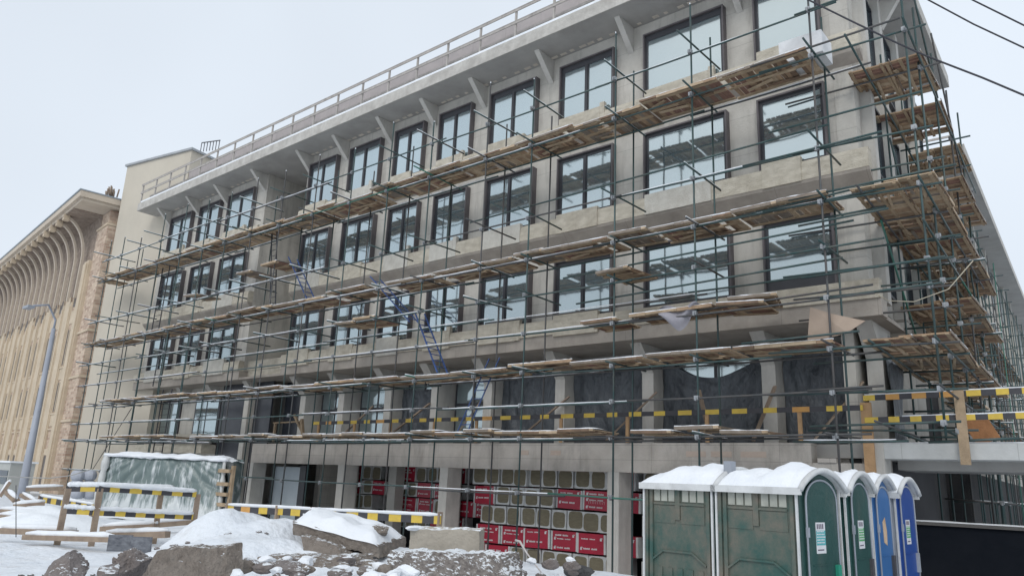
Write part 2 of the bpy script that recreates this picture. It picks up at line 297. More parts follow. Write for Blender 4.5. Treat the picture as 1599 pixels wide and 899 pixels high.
for fl, (zb, zt) in FL.items():
    for wi, (a, b) in WIN.items():
        if wi == 2 and fl == 4: pass
        tf = .05
        m = MB(); D = -.24
        m.cur = 0
        m.box(a, a+tf, D, -.003, zb-.015, zt-.05); m.box(b-tf, b, D, -.003, zb-.015, zt-.05); m.box(a, b, D-.002, -.004, zt-.05, zt)
        m.cur = 1
        fw = .085; y0, y1 = D+.09, D+.15
        hd = .20 if fl == 4 else .10
        m.box(a+tf, a+tf+fw, y0, y1, zb, zt-.05); m.box(b-tf-fw, b-tf, y0, y1, zb, zt-.05)
        m.box(a+tf+fw, b-tf-fw, y0+.002, y1, zt-.05-hd, zt-.05)
        bh = .32 if (wi == 1 and fl == 2) else .07
        m.box(a+tf+fw, b-tf-fw, y0+.002, y1, zb, zb+bh)
        if wi > 2:
            c = (a+b)/2-.02; m.box(c-.055, c+.055, y0-.02, y1, zb+bh, zt-.05-hd)
            for q in (a+tf+fw, c+.055): m.box(q, q+.03, y0+.01, y1, zb+bh, zt-.05-hd)
        f = part(m, 'window', [M_cheek, M_frame])
        m = MB(); yy = D+.125+random.uniform(-.004, .004); k = random.uniform(-.01, .01)
        m.prism([(a+tf+.02, yy, zb+.02), (b-tf-.02, yy+k, zb+.02), (b-tf-.02, yy+k, zt-.07), (a+tf+.02, yy, zt-.07)], (0, .012, 0))
        addpart(m, 'pane', M_glass, f)
        # block sill in front of the foot of the window
        if not (fl == 2 and wi < 3):
            m = MB(); h = random.uniform(.0, .12) if fl != 4 else random.uniform(.04, .14)
            e = b-(.42 if wi > 1 else .7)-random.random()*.1
            m.box(a+.1, e, -.33, D+.07, zb-.6, zb+.05+h); 
            if random.random() < .5: m.box(e-.002, e+.18, -.318, D+.068, zb-.59, zb+.02+h+random.uniform(.1, .25))
            part(m, 'sill_block', random.choice([M_sill, M_sill2]))
# corner glazing return of the first window column on the side facade
for fl, (zb, zt) in FL.items():
    m = MB(); m.cur = 0
    for k in range(4):
        t = 1.2+k*2.6
        sbox(m, .004, .12, t, t+.06, zb, zt); sbox(m, .004, .12, t+1.5, t+1.56, zb, zt); sbox(m, .004, .12, t+.06, t+1.5, zt-.08, zt); sbox(m, .004, .12, t+.06, t+1.5, zb, zb+.08)
        m.cur = 1; sbox(m, .02, .05, t+.06, t+1.5, zb+.08, zt-.08); m.cur = 0
        w_ = m; f = part(w_, 'window', [M_frame, M_glass]); m = MB()
    for k in range(9):
        t = 18+k*5.2
        for o in (0, 2.1):
            m = MB(); m.cur = 0; sbox(m, -.296, -.2, t+o, t+o+1.6, zb, zt); m.cur = 1; sbox(m, -.199, -.19, t+o+.1, t+o+1.5, zb+.1, zt-.1); part(m, 'window', [M_frame, M_glass])
# triangular brackets under the roof
for x in PIL:
    m = MB(); m.prism([(x-.1, -.003, 14.32), (x-.1, -.95, ROOFZ-.003), (x-.1, -.003, ROOFZ-.003)], (.2, 0, 0)); part(m, 'bracket', M_col)
m = MB(); q = S(.3, 3.2, 0); m.prism([S(.3, 3.1, 14.2), S(.95, 3.1, ROOFZ-.004), S(.3, 3.1, ROOFZ-.004)], SE*.2); part(m, 'bracket', M_col)
# ground floor columns with haunches
for x in PIL[:9]+PIL[9:]:
    hw = .2; m = MB()
    m.prism([(x-hw, 1.98, 1.36), (x-hw, 1.02, 1.36), (x-hw, 1.02, 3.55), (x-hw, .25, 4.398), (x-hw, 1.98, 4.398)], (2*hw, 0, 0)); part(m, 'column', M_col)
m = MB(); m.prism([(XL, -.2, 4.399), (XR+.25, -.2, 4.399), (XR+.25, 2.3, 4.399), (XL, 2.3, 4.399)], (0, 0, .1)); part(m, 'overhang_soffit', M_brown)
# ground floor windows
gw = []
for i in range(8):
    b, a = PIL[i]-.35, PIL[i+1]+.32
    gw.append((a, b)); m = MB(); m.cur = 0
    m.box(a, b, 1.86, 1.96, 1.5, 4.1); m.cur = 1
    n = 2; wd = (b-a-.12)/n
    for k in range(n): m.box(a+.1+k*wd, a+(k+1)*wd-.02, 1.852, 1.858, 1.62, 2.9); m.box(a+.1+k*wd, a+(k+1)*wd-.02, 1.852, 1.858, 3.02, 3.98)
    part(m, 'window', [M_frame, M_glass])
for a, b in ((-39.9, -37.3), (-43.7, -41.5)):
    m = MB(); m.cur = 0; m.box(a, b, .92, .99, 1.4, 3.9); m.cur = 1; m.box(a+.15, (a+b)/2-.06, .9, .92, 1.6, 3.7); m.box((a+b)/2+.06, b-.15, .9, .92, 1.6, 3.7); part(m, 'window', [M_frame, M_glass])
m = MB(); m.box(XL, RC[0]-.4, 1.0, 1.3, -3.2, 4.398); part(m, 'wing_ground_wall', M_wall)
m = MB(); m.box(XL, -37.1, .1, .99, .9, 1.35); m.box(-39.9, -37, -.05, .5, 1.352, 1.85); part(m, 'wing_plinth', M_sill)
m = MB(); m.box(-37.05, -32.45, .85, .93, -3.2, 4.39); m.box(-32.45, -30.4, 1.6, 1.7, 1.36, 4.39); part(m, 'dark_glazing', mat('dark_glazing', (.045, .05, .06), (.03, .033, .042), 1.5, .25, .05))
# terrace beam, terrace and basement columns
m = MB(); m.box(-32.35, -6.7, 0, .45, .5, 1.35); part(m, 'edge_beam', M_beam)
for a, b in ((-10.15, -9.55), (-9.4, -8.8), (-8.55, -7.85), (-14.9, -14.5), (-16.2, -15.8)):
    m = MB(); m.box(a, b, -.012, -.002, .97, 1.12); part(m, 'cast_in_board', mat('pinkish_board', (.52, .43, .36), (.46, .37, .31), 4))
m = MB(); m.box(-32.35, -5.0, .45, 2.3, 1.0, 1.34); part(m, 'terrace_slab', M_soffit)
m = MB(); m.box(-6.7, -5.45, .05, .5, .42, .86); m.box(-6.55, -6.1, .0, .4, .862, .97); m.box(-6.7, -5.0, .6, .7, -3, 1.3); part(m, 'ledge_blockwork', M_beam)
for x in (-32.2, -25.53, -19.65, -12.55, -7.0):
    m = MB(); m.box(x-.2, x+.2, .004, .7, -3.3, .497); part(m, 'column', M_col)
for x in (-29.2, -26.0, -22.5, -16.0, -9.2):
    m = MB(); m.box(x-.25, x+.25, 3.2, 3.7, -3.3, 1.0); part(m, 'column', M_col)
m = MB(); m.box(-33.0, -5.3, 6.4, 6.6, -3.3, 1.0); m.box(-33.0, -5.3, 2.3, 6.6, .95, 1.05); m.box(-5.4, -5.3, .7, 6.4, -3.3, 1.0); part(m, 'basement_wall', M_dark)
m = MB(); m.box(-32.0, -29.9, 1.2, 1.24, -3.2, .38); f = part(m, 'basement_door', mat('pale_panel', (.52, .58, .62), (.44, .50, .54), 1, .4, .03))
m = MB(); m.box(-32.12, -32.0, 1.1, 1.19, -3.2, .45); part(m, 'basement_door_frame', M_frame); m = MB(); m.box(-29.9, -29.45, 1.1, 1.19, -3.2, .45); part(m, 'basement_door_frame', M_frame)
# roof railing
R_ = empty('roof_railing', (-20, -1.3, ROOFZ+.46)); tag(R_, 'long grey timber guard rail along the roof edge', 'railing')
k = 0; x = -46.0
while x < -4:
    m = MB(); m.box(x-.035, x+.035, -1.335, -1.265, ROOFZ+.46, 16.98); part(m, 'post', M_palewood, R_); x += 1.76
for z in (16.93, 16.42): m = MB(); m.box(-46.1, -4, -1.37, -1.335, z-.05, z+.05); m.box(-46.1, -4, -1.38, -1.33, z+.052, z+.07); part(m, 'rail', M_palewood, R_)
x = -45.3; m = MB()
while x < -5: m.box(x-.06, x+.06, -1.05, -.95, ROOFZ+.462, 16.25); x += 1.76
m.box(-45.5, -5, -1.06, -.94, 16.15, 16.25); part(m, 'kicker_board', M_palewood, R_)
R2 = empty('roof_railing', (-6, 17, 15.7)); tag(R2, 'short pale guard rail on the roof of the rear block', 'railing')
m = MB(); 
for t in (16.9, 18.5): m.bar(S(.4, t, 15.6), S(.4, t, 16.7), .07)
part(m, 'post', M_palewood, R2)
for z in (16.65, 16.2): m = MB(); m.bar(S(.4, 16.9, z), S(.4, 30, z), .05, .1); m.bar(S(-2.2, 16.9, z), S(.5, 16.9, z), .05, .1); part(m, 'rail', M_palewood, R2)

# ------------------------------------------------------------------ scaffolding
ZTOP = 13.1
OUT, INN = -2.2, -1.1
SX = [-5.4, -8.65, -11.15, -14.35, -16.4, -19.1, -21.4, -23.8, -26.2, -28.7, -31.0, -33.3]
WX = [-35.4, -37.8, -40.3, -42.8, -45.0, -47.0]
M_tubes = [M_tube, mat('dark_rusty_tube', (.07, .08, .085), (.11, .10, .095), 3, .55, .05, 20, metal=.3), mat('bright_green_tube', (.04, .17, .12), (.07, .15, .13), 2, .45, .05, 20, metal=.2)]
random.seed(5)
def tubepart(root, name, p, q, r=.027, sag=0, mi=None):
    p = Vector(p); q = Vector(q); pts = [p, q]
    if sag: pts = [p, p.lerp(q, .35)+Vector((0, 0, -sag)), p.lerp(q, .7)+Vector((0, 0, -sag*.6)), q]
    m = MB(); m.tube(pts, r, 7)
    return part(m, name, M_tubes[mi if mi is not None else random.choices([0, 1, 2], [8, 3, .4])[0]], root)
def jit(a=.03): return random.uniform(-a, a)
def snowline(mb, p, q, w=.04, h=.03):
    p = Vector(p); q = Vector(q); n = max(2, int((q-p).length/.3)); pts = [p.lerp(q, i/n)+Vector((0, 0, .03+random.uniform(-.004, .006))) for i in range(n+1)]
    mb.tube(pts, [random.uniform(.6, 1.1)*w*.5 for _ in pts], 5)
def coupler(mb, x, y, z): mb.box(x-.055, x+.055, y-.05, y+.06, z-.055, z+.055); mb.box(x-.015, x+.015, y-.09, y+.08, z-.08, z+.02)
LEV_LEDGER_OUT = [12.05, 10.72, 8.2, 6.82, 5.7, 4.47, 3.28, 2.3, 1.34, -.2]
LEV_LEDGER_IN = [10.72, 6.82, 5.35, 3.28, 1.34]
def run(root, XSs, zbase, ends, snowy, tops):
    cps = MB(); sn = MB()
    for x in XSs:
        for y in (OUT, INN):
            xj = x+jit(.06); zt = ZTOP+random.uniform(-.5, .6) if y == OUT else ZTOP+random.uniform(-.9, .1)
            tubepart(root, 'standard', (xj+jit(.05), y+jit(), zbase(x, y)), (xj, y+jit(), zt))
            if y == OUT:
                for z in LEV_LEDGER_OUT: coupler(cps, xj, y-.05, z)
                if x in XSs: snowline(sn, (xj, y, zt-.03), (xj, y, zt+.02), .05)
    a0, a1 = ends
    for y, levs in ((OUT, LEV_LEDGER_OUT), (INN, LEV_LEDGER_IN)):
        for z in levs:
            a = a0+random.uniform(-.6, .3)
            while a < a1-.5:
                b = min(a+random.uniform(6.0, 9.0), a1+random.uniform(0, .8))
                zz = z+jit(.05); yy = y+.06*(1 if random.random() < .5 else -1)
                tubepart(root, 'ledger', (a-.25, yy, zz+jit(.02)), (b+.25, yy, zz+jit(.04)), sag=.02)
                if random.random() < snowy*(.45 if a > -16 else 1.2): snowline(sn, (a, yy, zz), (b, yy, zz))
                a = b
    for x in XSs:
        for z in (12.3, 10.82, 8.3, 6.9, 5.75, 3.36, 1.40):
            o = .75+random.uniform(-.1, .25) if z in (12.3, 10.82, 8.3) else .35+random.random()*.4
            if random.random() < .12: continue
            xx = x+.07+jit(.03); zj = z+jit(.05)
            p = (xx+jit(.08), OUT-o, zj+jit(.05)); q = (xx, INN+.35+random.random()*.25, zj)
            tubepart(root, 'transom', p, q)
            if random.random() < snowy*(.3 if x > -14 else 1): snowline(sn, p, q)
    tag(part(cps, 'coupler', M_coupler, root), kind='stuff'); tag(part(sn, 'snow_line', M_snow, root), kind='stuff')
SC = empty('tube_scaffold', (-19, -1.6, -3.2)); tag(SC, 'green grey tube scaffold standing along the main front of the concrete building', 'scaffold', )
run(SC, SX, lambda x, y: gz(x, y)-.02, (-33.8, -5.0), .45, None)
for z, a, b in ((8.75, -17, -5.1), (6.2, -13, -4.7), (6.98, -9, -4.2), (4.62, -12, -4.4), (5.35, -12.5, -5)): tubepart(SC, 'ledger', (a, OUT+.06, z-.15), (b, OUT+.06, z+.05))
SW = empty('tube_scaffold', (-42, -1.6, -3.2)); tag(SW, 'thin dark tube scaffold at the far left, in front of the plain beige wall', 'scaffold')
run(SW, WX, lambda x, y: gz(x, y)-.02, (-47.6, -34.6), .9, None)
tubepart(SW, 'brace', (-47.6, INN, -1), (-43.0, INN, 3.2), .02, mi=1)
# side scaffold, running back along the right-hand facade
SS = empty('tube_scaffold', (-4, 12, -3.2)); tag(SS, 'dense tube scaffold running back along the right side of the building', 'scaffold')
cps = MB(); far = MB(); sn = MB(); random.seed(21)
ST = [-2.2, -.2, 2.1, 4.6, 7.1, 9.4, 12.0, 14.3, 16.8, 19.3, 22, 25, 28, 31, 34.5, 38, 42, 46, 50, 55, 60]
LV = [10.72, 8.2, 6.85, 6.2, 5.1, 4.5, 3.3, 2.3, 1.6, .1, -1.2]
for i, t in enumerate(ST):
    for s in ((.4, 1.65) if t < 8 else (.05, .95, 1.15)):
        if s is None or (t < 0 and s < 1): continue
        zbs = 1.34 if t < 2.7 else -3.25
        zt = (12.7 if t < 8 else 10.6)+random.uniform(-.6, .5); tj = t+jit(.1)+(1.1 if s == 1.15 else 0)
        if t < 26: tubepart(SS, 'standard', S(s+jit(.04), tj, zbs), S(s+jit(.05), tj, zt))
        else: far.tube([S(s, tj, -3.25), S(s, tj, zt)], .027, 5)
    for z in LV:
        o = random.uniform(.1, .6); p = S(.15+random.uniform(-.1, .1) if t > 0 else -1.0-random.random(), t+.06, z+jit(.05)); q = S((1.75 if t < 8 else 1.05)+o*.7, t+.06, z+jit(.06))
        if random.random() < .22 or (z < 1.3 and t < 3): continue
        if z > 11 and t > 8: continue
        if t < 12: tubepart(SS, 'transom', p, q); coupler(cps, *S(1.65, t, z))
        else: far.tube([p, q], .026, 5)
        if random.random() < .4 and z < 7 and t > 3: snowline(sn, p, q)
for s in (.4, 1.65):
    for z in ([10.72, 6.85, 5.8, 3.3, 2.3] if s > 1 else [10.72, 6.85, 3.3, 1.6]):
        a = -2.4 if z > 1.3 else 3
        while a < (60 if z < 11 else 8):
            b = a+random.uniform(5, 8)
            sa = s if a < 5 else (.95 if s > 1 else .05)
            p, q = S(sa+.06, a-.3, z+jit(.05)), S(sa+.06, b+.3, z+jit(.06))
            if a < 9: tubepart(SS, 'ledger', p, q)
            else: far.tube([p, q], .026, 5)
            a = b
for (s0, t0, z0, s1, t1, z1) in ((1.7, -1.9, 13.6, 1.7, 2.1, 10.9), (1.7, 2.2, 13.0, 1.7, 7, 9.2),  (.45, -.3, 6.8, .45, 4.5, 3.5), (1.7, 4.6, 8.3, 1.5, 8.4, 5.0), (.5, 1.6, 9.8, .5, 4.4, 7.1), (1.1, 12, 10, 1.1, 19, 4)):
    tubepart(SS, 'brace', S(s0, t0, z0), S(s1, t1, z1))
for z, a, b in ((8.15, -2.3, 1.0), (8.9, -1.6, 1.9), (7.0, -1.2, 2.4), (6.3, -1.0, 1.0), (5.0, -1.0, 2.0), (4.45, -.6, 1.9), (3.55, -2.5, .2), (2.35, -1, .6), (12.0, -.8, .9), (10.9, -2.0, 1.6)):
    tubepart(SS, 'rail', S(a, -2.25, z), S(b, -2.3, z+.08*(b-a)*.3), .028)
tag(part(far, 'far_tube', M_tube, SS), kind='stuff'); tag(part(cps, 'coupler', M_coupler, SS), kind='stuff'); tag(part(sn, 'snow_line', M_snow, SS), kind='stuff')
# ------------------------------------------------------------------ deck panels: loose boards nailed under battens
def panel_mesh(kind, L, W, seed):
    random.seed(seed); m = MB(); x = 0
    while x < L-.02:
        w_ = min(random.choice([.1, .12, .12, .15, .15, .18]), L-x); e0, e1 = random.uniform(-.012, .012), random.uniform(-.012, .012)
        m.cur = random.choices([0, 1, 2, 3, 4], kind)[0]
        if random.random() > .04: m.box(x, x+w_-random.choice([.006, .015, .035]), -W/2+e0, W/2+e1, 0, random.uniform(.024, .045))
        x += w_
    m.cur = 5
    for y in (-W*.43, 0, W*.43):
        a = random.uniform(0, .04); m.box(a, L-random.uniform(0, .04), y-.05, y+.05, -.034, -.001)
    x = 0
    while x < L-.05:
        w_ = min(L-x, random.uniform(.3, 1.1)); m.cur = random.choice([2, 5, 0, 4, 1]); m.box(x, x+w_-.008, -W/2-.022, -W/2-.003, random.uniform(-.035, -.01), random.uniform(.03, .06)); x += w_
    for _ in range(int(L*1.3)):
        m.cur = random.choice([2, 4, 1, 5]); a = random.uniform(0, L*.5); y = random.uniform(-W*.3, W*.3); th = random.uniform(-.5, .5)
        m.bar((a, y, -.05-.01*_), (min(L, a+random.uniform(.5, 1.2)), y+th*.4, -.05-.01*_), random.uniform(.06, .14), .022)
    m.cur = 6; n = int(L/.12); m.tube([(L*k/n, -W/2, .052+.008*nz3(k*.5, seed, 0)) for k in range(n+1)], [random.uniform(.012, .026) for k in range(n+1)], 5)
    return m
KINDS = {'tan': (6, 3, 3, .5, 1), 'brown': (2, 6, 1, 1, 2), 'reddish': (1.5, 2, 1, 6, 1), 'pale': (3, 1, 7, 0, 1), 'grey': (1, 1.5, .5, 0, 7)}
PAN = {}; SNW = {}
for kn, kd in KINDS.items():
    for L in (1.2, 2.4):
        me = panel_mesh(kd, L, 1.36, hash(kn+'x') % 1 + len(kn)*7+int(L*10)).build('boards', M_w+[M_batten, M_snow]); me.name = 'proto'
        PAN[kn, L] = me.data; COL.objects.unlink(me); bpy.data.objects.remove(me)
for L in (1.2, 2.4):
    random.seed(int(L*100)); m = MB(); m.smooth = True; n = int(L/.15)
    def fn(i, j, L=L):
        e = min(j, 1-j)*2; x = i*L; y = -.585+j*.62
        return Vector((x, y, .045+.05*min(1, e*2.5)*min(1, min(i, 1-i)*8+.15)*(1+.4*nz3(x*3, y*3, L))))
    m.grid(fn, n*2, 6); o = m.build('snow', M_snow); SNW[L] = o.data; COL.objects.unlink(o); bpy.data.objects.remove(o)
def place_panel(kn, L, loc, rz, label, tilt=(0, 0), snow=False, grp='wooden deck panels lying on the scaffold'):
    o = bpy.data.objects.new('deck_panel', None); COL.objects.link(o); o.empty_display_size = .2
    o.location = loc; o.rotation_euler = (tilt[0], tilt[1], rz)
    b = bpy.data.objects.new('boards', PAN[kn, L]); COL.objects.link(b); b.parent = o
    if snow: s = bpy.data.objects.new('snow', SNW[L]); COL.objects.link(s); s.parent = o
    tag(o, label, 'deck panel', grp); return o
random.seed(31)
SEQ = ['tan', 'tan', 'brown', 'reddish', 'pale', 'tan', 'grey', 'brown']
YC = (OUT+INN)/2+.05
def level(z, xa, xb, name, gapp, snowfrom, Ls=(2.4,), seq=SEQ, yoff=0):
    x = xb; i = 0
    while x > xa:
        L = random.choice(Ls); kn = seq[(i*3+random.randrange(2)) % len(seq)]
        if x-L < xa-1: break
        if random.random() >= gapp:
            sn = x < snowfrom
            t = 'snow-topped ' if sn else ''
            place_panel(kn, L, (x-L, YC+yoff+jit(.09), z+jit(.05)+(.05 if i % 2 else 0)), jit(.02), f'{t}{kn} board panel, {ORD[i]} from the building corner on the {name} front deck', (jit(.03), jit(.015)), sn)
            i += 1
        x -= L+random.choice([0, .02, .05])
level(10.87, -47.5, -5.45, 'topmost', 0, -14, (2.4, 2.4, 1.2))
level(6.97, -47.5, -5.2, 'second highest', .16, -17, (1.2, 1.2, 2.4), ['brown', 'tan', 'reddish', 'grey', 'tan', 'brown'])
level(3.42, -34.5, -5.3, 'third highest', 0, -19, (2.4,), ['tan', 'reddish', 'brown', 'tan'])
level(1.47, -33.5, -6.9, 'lowest', .1, -9, (2.4, 1.2), ['pale', 'tan', 'reddish', 'pale'])
for i, x in enumerate((-37.3, -39.7, -42.1, -44.5)): place_panel('grey', 2.4, (x, YC, 3.5), jit(.02), f'grey snowy board panel, {ORD[i]} from the right on the lower deck by the beige wall', (jit(.02), 0), True)
for i, x in enumerate((-38.5, -40.9, -43.3)): place_panel('grey', 2.4, (x, YC-.1, 1.55), jit(.02), f'grey snowy board panel, {ORD[i]} from the right on the bottom deck behind the wrapped stack', (jit(.02), 0), True)
EX = [(-8.0, -1.5, 4.75, 'tan', 1.2, .25, 'tan board panel stacked crookedly below the corner window sill'), (-8.15, -1.6, 4.62, 'reddish', 1.2, .1, 'reddish board panel under the crooked tan one below the corner window'),
      (-10.6, -1.65, 4.6, 'brown', 2.4, .02, 'brown board panel beside the hanging grey cloth'), (-12.2, -1.65, 4.55, 'reddish', 1.2, .0, 'reddish board panel left of the hanging grey cloth'),
      (-11.65, -1.6, 5.95, 'tan', 1.2, -.15, 'lone tan board panel jutting out beside the wide second storey window'),
      (-22.7, -1.65, 5.75, 'brown', 1.2, .05, 'brown board panel on a short platform at the third storey, right half'), (-23.9, -1.65, 5.75, 'tan', 1.2, .05, 'tan board panel on a short platform at the third storey, left half'),
      (-31.6, -1.65, 8.9, 'grey', 1.2, .0, 'snowy grey board panel in front of the recess, upper side platform'), (-29.6, -1.65, 9.0, 'brown', 1.2, .0, 'brown board panel right of the recess on the upper side platform'), (-36.6, -1.6, 8.5, 'grey', 1.2, .1, 'short grey board panel on rails at the wing windows')]
for x, y, z, kn, L, rz, lb in EX: place_panel(kn, L, (x, y, z), rz, lb, (jit(.05), jit(.04)), x < -20 or kn == 'pale')
# side decks
random.seed(44)
ang = math.atan2(SE.y, SE.x)
for lv, (z, tmax, nm) in enumerate(((10.87, 9, 'top'), (6.97, 30, 'middle'), (3.42, 30, 'lower'), (8.95, 3.0, 'second'), (1.5, 24, 'bottom'), (5.2, 13, 'fifth'))):
    t = {10.87: -.7, 8.95: 14, 1.5: 8}.get(z, -2.3); i = 0
    if z == 8.95: t, tmax = 3.4, 12
    if z == 5.2: t = 2.4
    if z == 1.5: t = 5
    while t < tmax:
        kn = ['tan', 'tan', 'pale', 'brown', 'tan', 'grey'][(i+lv*2) % 6] if t < 14 else ['brown', 'grey', 'grey'][i % 3]
        for row, s in enumerate((.72, 1.45) if t < 7.5 else (.5,)):
            if t >= 7.5: kn = ['brown', 'grey'][i % 2]
            if z == 10.87: s -= .2
            p = S(s, t, z+jit(.04)+.03*row)
            o = place_panel(kn, 2.4, p, ang+jit(.03), f'{kn} board panel, {ORD[i]} from the corner, {"inner" if row == 0 else "outer"} row, {nm} side deck', (jit(.02), jit(.02)), False, 'wooden deck panels on the side scaffold')
            o.scale = (1, .74, 1)
        t += (2.44 if random.random() < .8 else 2.9)+(.5 if z > 10 and t < 6 else 0); i += 1
# ------------------------------------------------------------------ ladders
def ladder(p, q, w, mt, label, rad=.02, step=.3):
    p = Vector(p); q = Vector(q); L = (q-p).length; d = (q-p).normalized(); r = empty('ladder', p); tag(r, label, 'ladder', None)
    ax = Vector((1, 0, 0)) if abs(d.x) < .6 else Vector((0, 1, 0))
    for s in (-1, 1):
        m = MB(); m.bar(p+ax*s*w/2, q+ax*s*w/2, .05, .03); part(m, 'side_rail', mt, r)
    n = int(L/step)
    for k in range(1, n): c = p+d*(k*step); m = MB(); m.tube([c-ax*w/2, c+ax*w/2], rad*.8, 6); part(m, 'rung', mt, r)
ladder((-17.2, -1.75, 1.55), (-16.3, -1.35, 4.0), .45, M_blue, 'blue ladder rising from the lowest deck behind the yellow and black board')
ladder((-18.0, -2.0, 3.5), (-19.9, -1.5, 5.9), .5, M_blue, 'slanting blue ladder standing on the third highest deck')
ladder((-20.0, -1.6, 5.5), (-22.6, -1.5, 7.6), .5, M_blue, 'blue ladder leaning left towards the second highest deck')
ladder((-26.6, -1.5, 7.1), (-28.3, -1.6, 9.3), .45, M_blue, 'blue ladder on the second highest deck near the recess')
ladder((-29.4, -1.6, 7.1), (-30.3, -1.45, 10.9), .42, M_black_metal, 'dark ladder just right of the recess under the topmost deck')
ladder((-38.4, -1.5, -3.0), (-38.5, -1.4, 4.0), .95, M_black_metal, 'tall dark ladder behind the plastic wrapped stack at the wing')
ladder((-39.6, -1.5, 4.2), (-39.7, -1.4, 7.0), .8, M_black_metal, 'dark ladder between the first and second decks of the wing')
ladder((-40.8, -1.5, 7.2), (-40.9, -1.4, 11.0), .8, M_black_metal, 'dark ladder up to the topmost deck of the wing')
# ------------------------------------------------------------------ plastic sheets over ground floor openings
def sheet(a, b, z0, z1, y, label, sag=0, seed=0):
    m = MB()
    def fn(i, j):
        x = a+(b-a)*i; zt = z1-sag*(4*i*(1-i)); z = z0+(zt-z0)*j
        f = .05*sin(9*i+6*j+seed)+.09*nz3(x*2.2, z*.9, seed)+.045*sin(13*math.atan2(i-.04, 1.05-j)+seed)*(1-i)+.045*sin(15*math.atan2(.98-i, 1.08-j)+seed)*i+.03*abs(nz3(x*5, z*2.5, seed))
        return Vector((x, y-.06-abs(f), z))
    m.grid(fn, 40, 26)
    tag(m.build('plastic_sheet', M_tarp), label, 'plastic sheet', 'dark film over the ground floor openings')
LBL = ['behind the corner standard', 'sagging below a bright strip of window, widest of all', 'between the wide sagging sheet and a column with a diagonal prop', 'right of the blue ladder at deck level']
for i, (sg) in enumerate((0, .75, .35, 0)):
    b, a = PIL[i]-.22, PIL[i+1]+.22; sheet(a, b, 1.45, 4.15, 1.7, 'dark grey film '+LBL[i], sg, i*1.7)
sheet(PIL[6]+.25, PIL[5]-.22, 1.45, 3.7, 1.72, 'dark grey film with cut corners, fourth opening left of the ladder', .1, 9)
m = MB(); m.grid(lambda i, j: Vector((0, 0, 0))+S(.12+.05*sin(7*j+3*i)+.04*nz3(i*4, j*3, 2), .9+1.5*i, 1.5+2.6*j), 20, 26)
tag(m.build('plastic_sheet', M_tarp), 'dark grey film hanging round the corner on the side facade', 'plastic sheet', 'dark film over the ground floor openings')
# grey cloth and cardboard caught on the scaffold
m = MB()
m.grid(lambda i, j: Vector((-9.7+1.15*i, -2.25-.06*sin(8*i)+.08*sin(5*j+4*i), 4.72-(.5*(1-abs(2*i-.9)**1.2)+.12)*j+.05*sin(9*i))), 30, 14)
tag(m.build('grey_cloth', mat('grey_cloth', (.34, .33, .36), (.24, .23, .26), 3, .7, .2)), 'crumpled pale grey cloth draped over the scaffold rail below the wide window', 'cloth')
m = MB(); m.prism([(-6.0, -1.9, 3.5), (-5.85, -2.0, 4.35), (-5.3, -2.1, 4.1), (-4.6, -2.2, 3.85), (-5.0, -2.2, 3.62)], (0, .02, 0))
tag(m.build('cardboard_sheet', mat('cardboard', (.42, .33, .26), (.36, .28, .22), 2, .9, .05)), 'torn brown sheet of board hanging at the scaffold corner', 'board')
m = MB(); m.tube([S(.3, -1.9, 4.65), S(.8, -2.0, 4.3), S(1.3, -2.1, 4.2), S(2.0, -2.3, 4.35), S(2.5, -2.3, 4.9)], .012, 5); tag(m.build('rope', mat('pale_rope', (.5, .45, .35))), 'thin pale rope sagging across the scaffold corner', 'rope')
m = MB(); m.box(-6.3, -5.2, -1.9, -1.1, 10.98, 11.6); tag(m.build('foam_block', mat('white_foam', (.72, .73, .74))), 'white foam block lying on the topmost deck at the corner', 'foam block')
# ------------------------------------------------------------------ terrace barrier with striped boards and timber props
def stripes(mb, p, q, h, th, seg, mats=(0, 1), off=0, ver=True):
    p = Vector(p); q = Vector(q); L = (q-p).length; d = (q-p)/L; n = max(1, int(L/seg)); i = 0; s = 0
    while s < L-.01:
        e = min(L, s+seg*random.uniform(.85, 1.15)); mb.cur = mats[(i+off) % 2]
        if mb.cur == mats[0] and random.random() < .15 and len(mats) > 1: mb.cur = 2
        mb.bar(p+d*s, p+d*e, th, h); s = e; i += 1
    mb.cur = 0
random.seed(12)
TB = empty('safety_barrier', (-17, -.05, 1.35)); tag(TB, 'timber barrier with one yellow and black board above the edge beam', 'barrier')
m = MB(); stripes(m, (-27.5, -.14, 2.19), (-5.35, -.14, 2.17), .13, .03, .42); part(m, 'striped_board', [M_yel, M_blk, M_ora], TB)
for x in (-6.9, -9.45, -12.0, -14.45, -18.1, -20.2, -22.6, -24.8, -27.2):
    m = MB(); m.box(x-.05, x+.05, -.12, -.06, 1.36, 2.24); part(m, 'post', M_fresh, TB)
for i, (x0, x1) in enumerate(((-6.7, -5.6), (-8.3, -7.9), (-9.5, -10.2), (-13.0, -11.6), (-16.6, -14.9), (-19.6, -18.9), (-23.5, -21.6), (-26.4, -25.0))):
    m = MB(); m.bar((x0, .25, 1.42), (x1, .95, 2.95), .12, .05)
    tag(m.build('timber_prop', M_greywood), f'leaning timber prop on the terrace, {ORD[i]} from the right', 'prop', 'leaning timber props on the terrace')
for x in (-28.1, -29.2):
    pass
TT = empty('work_trestle', (-29, .2, 1.36)); tag(TT, 'rough pale timber trestle at the left end of the terrace', 'trestle')
m = MB(); m.bar((-30.6, 0, 1.4), (-30.6, 0, 2.25), .09); part(m, 'leg', M_batten, TT); m = MB(); m.bar((-28.3, 0, 1.4), (-28.6, 0, 2.4), .12); part(m, 'leg', M_batten, TT)
m = MB(); m.bar((-28.0, 0, 1.4), (-29.2, 0, 2.6), .1); part(m, 'leg', M_batten, TT); m = MB(); m.bar((-30.7, 0, 2.27), (-28.6, 0, 2.3), .14, .05); part(m, 'top_board', M_batten, TT)
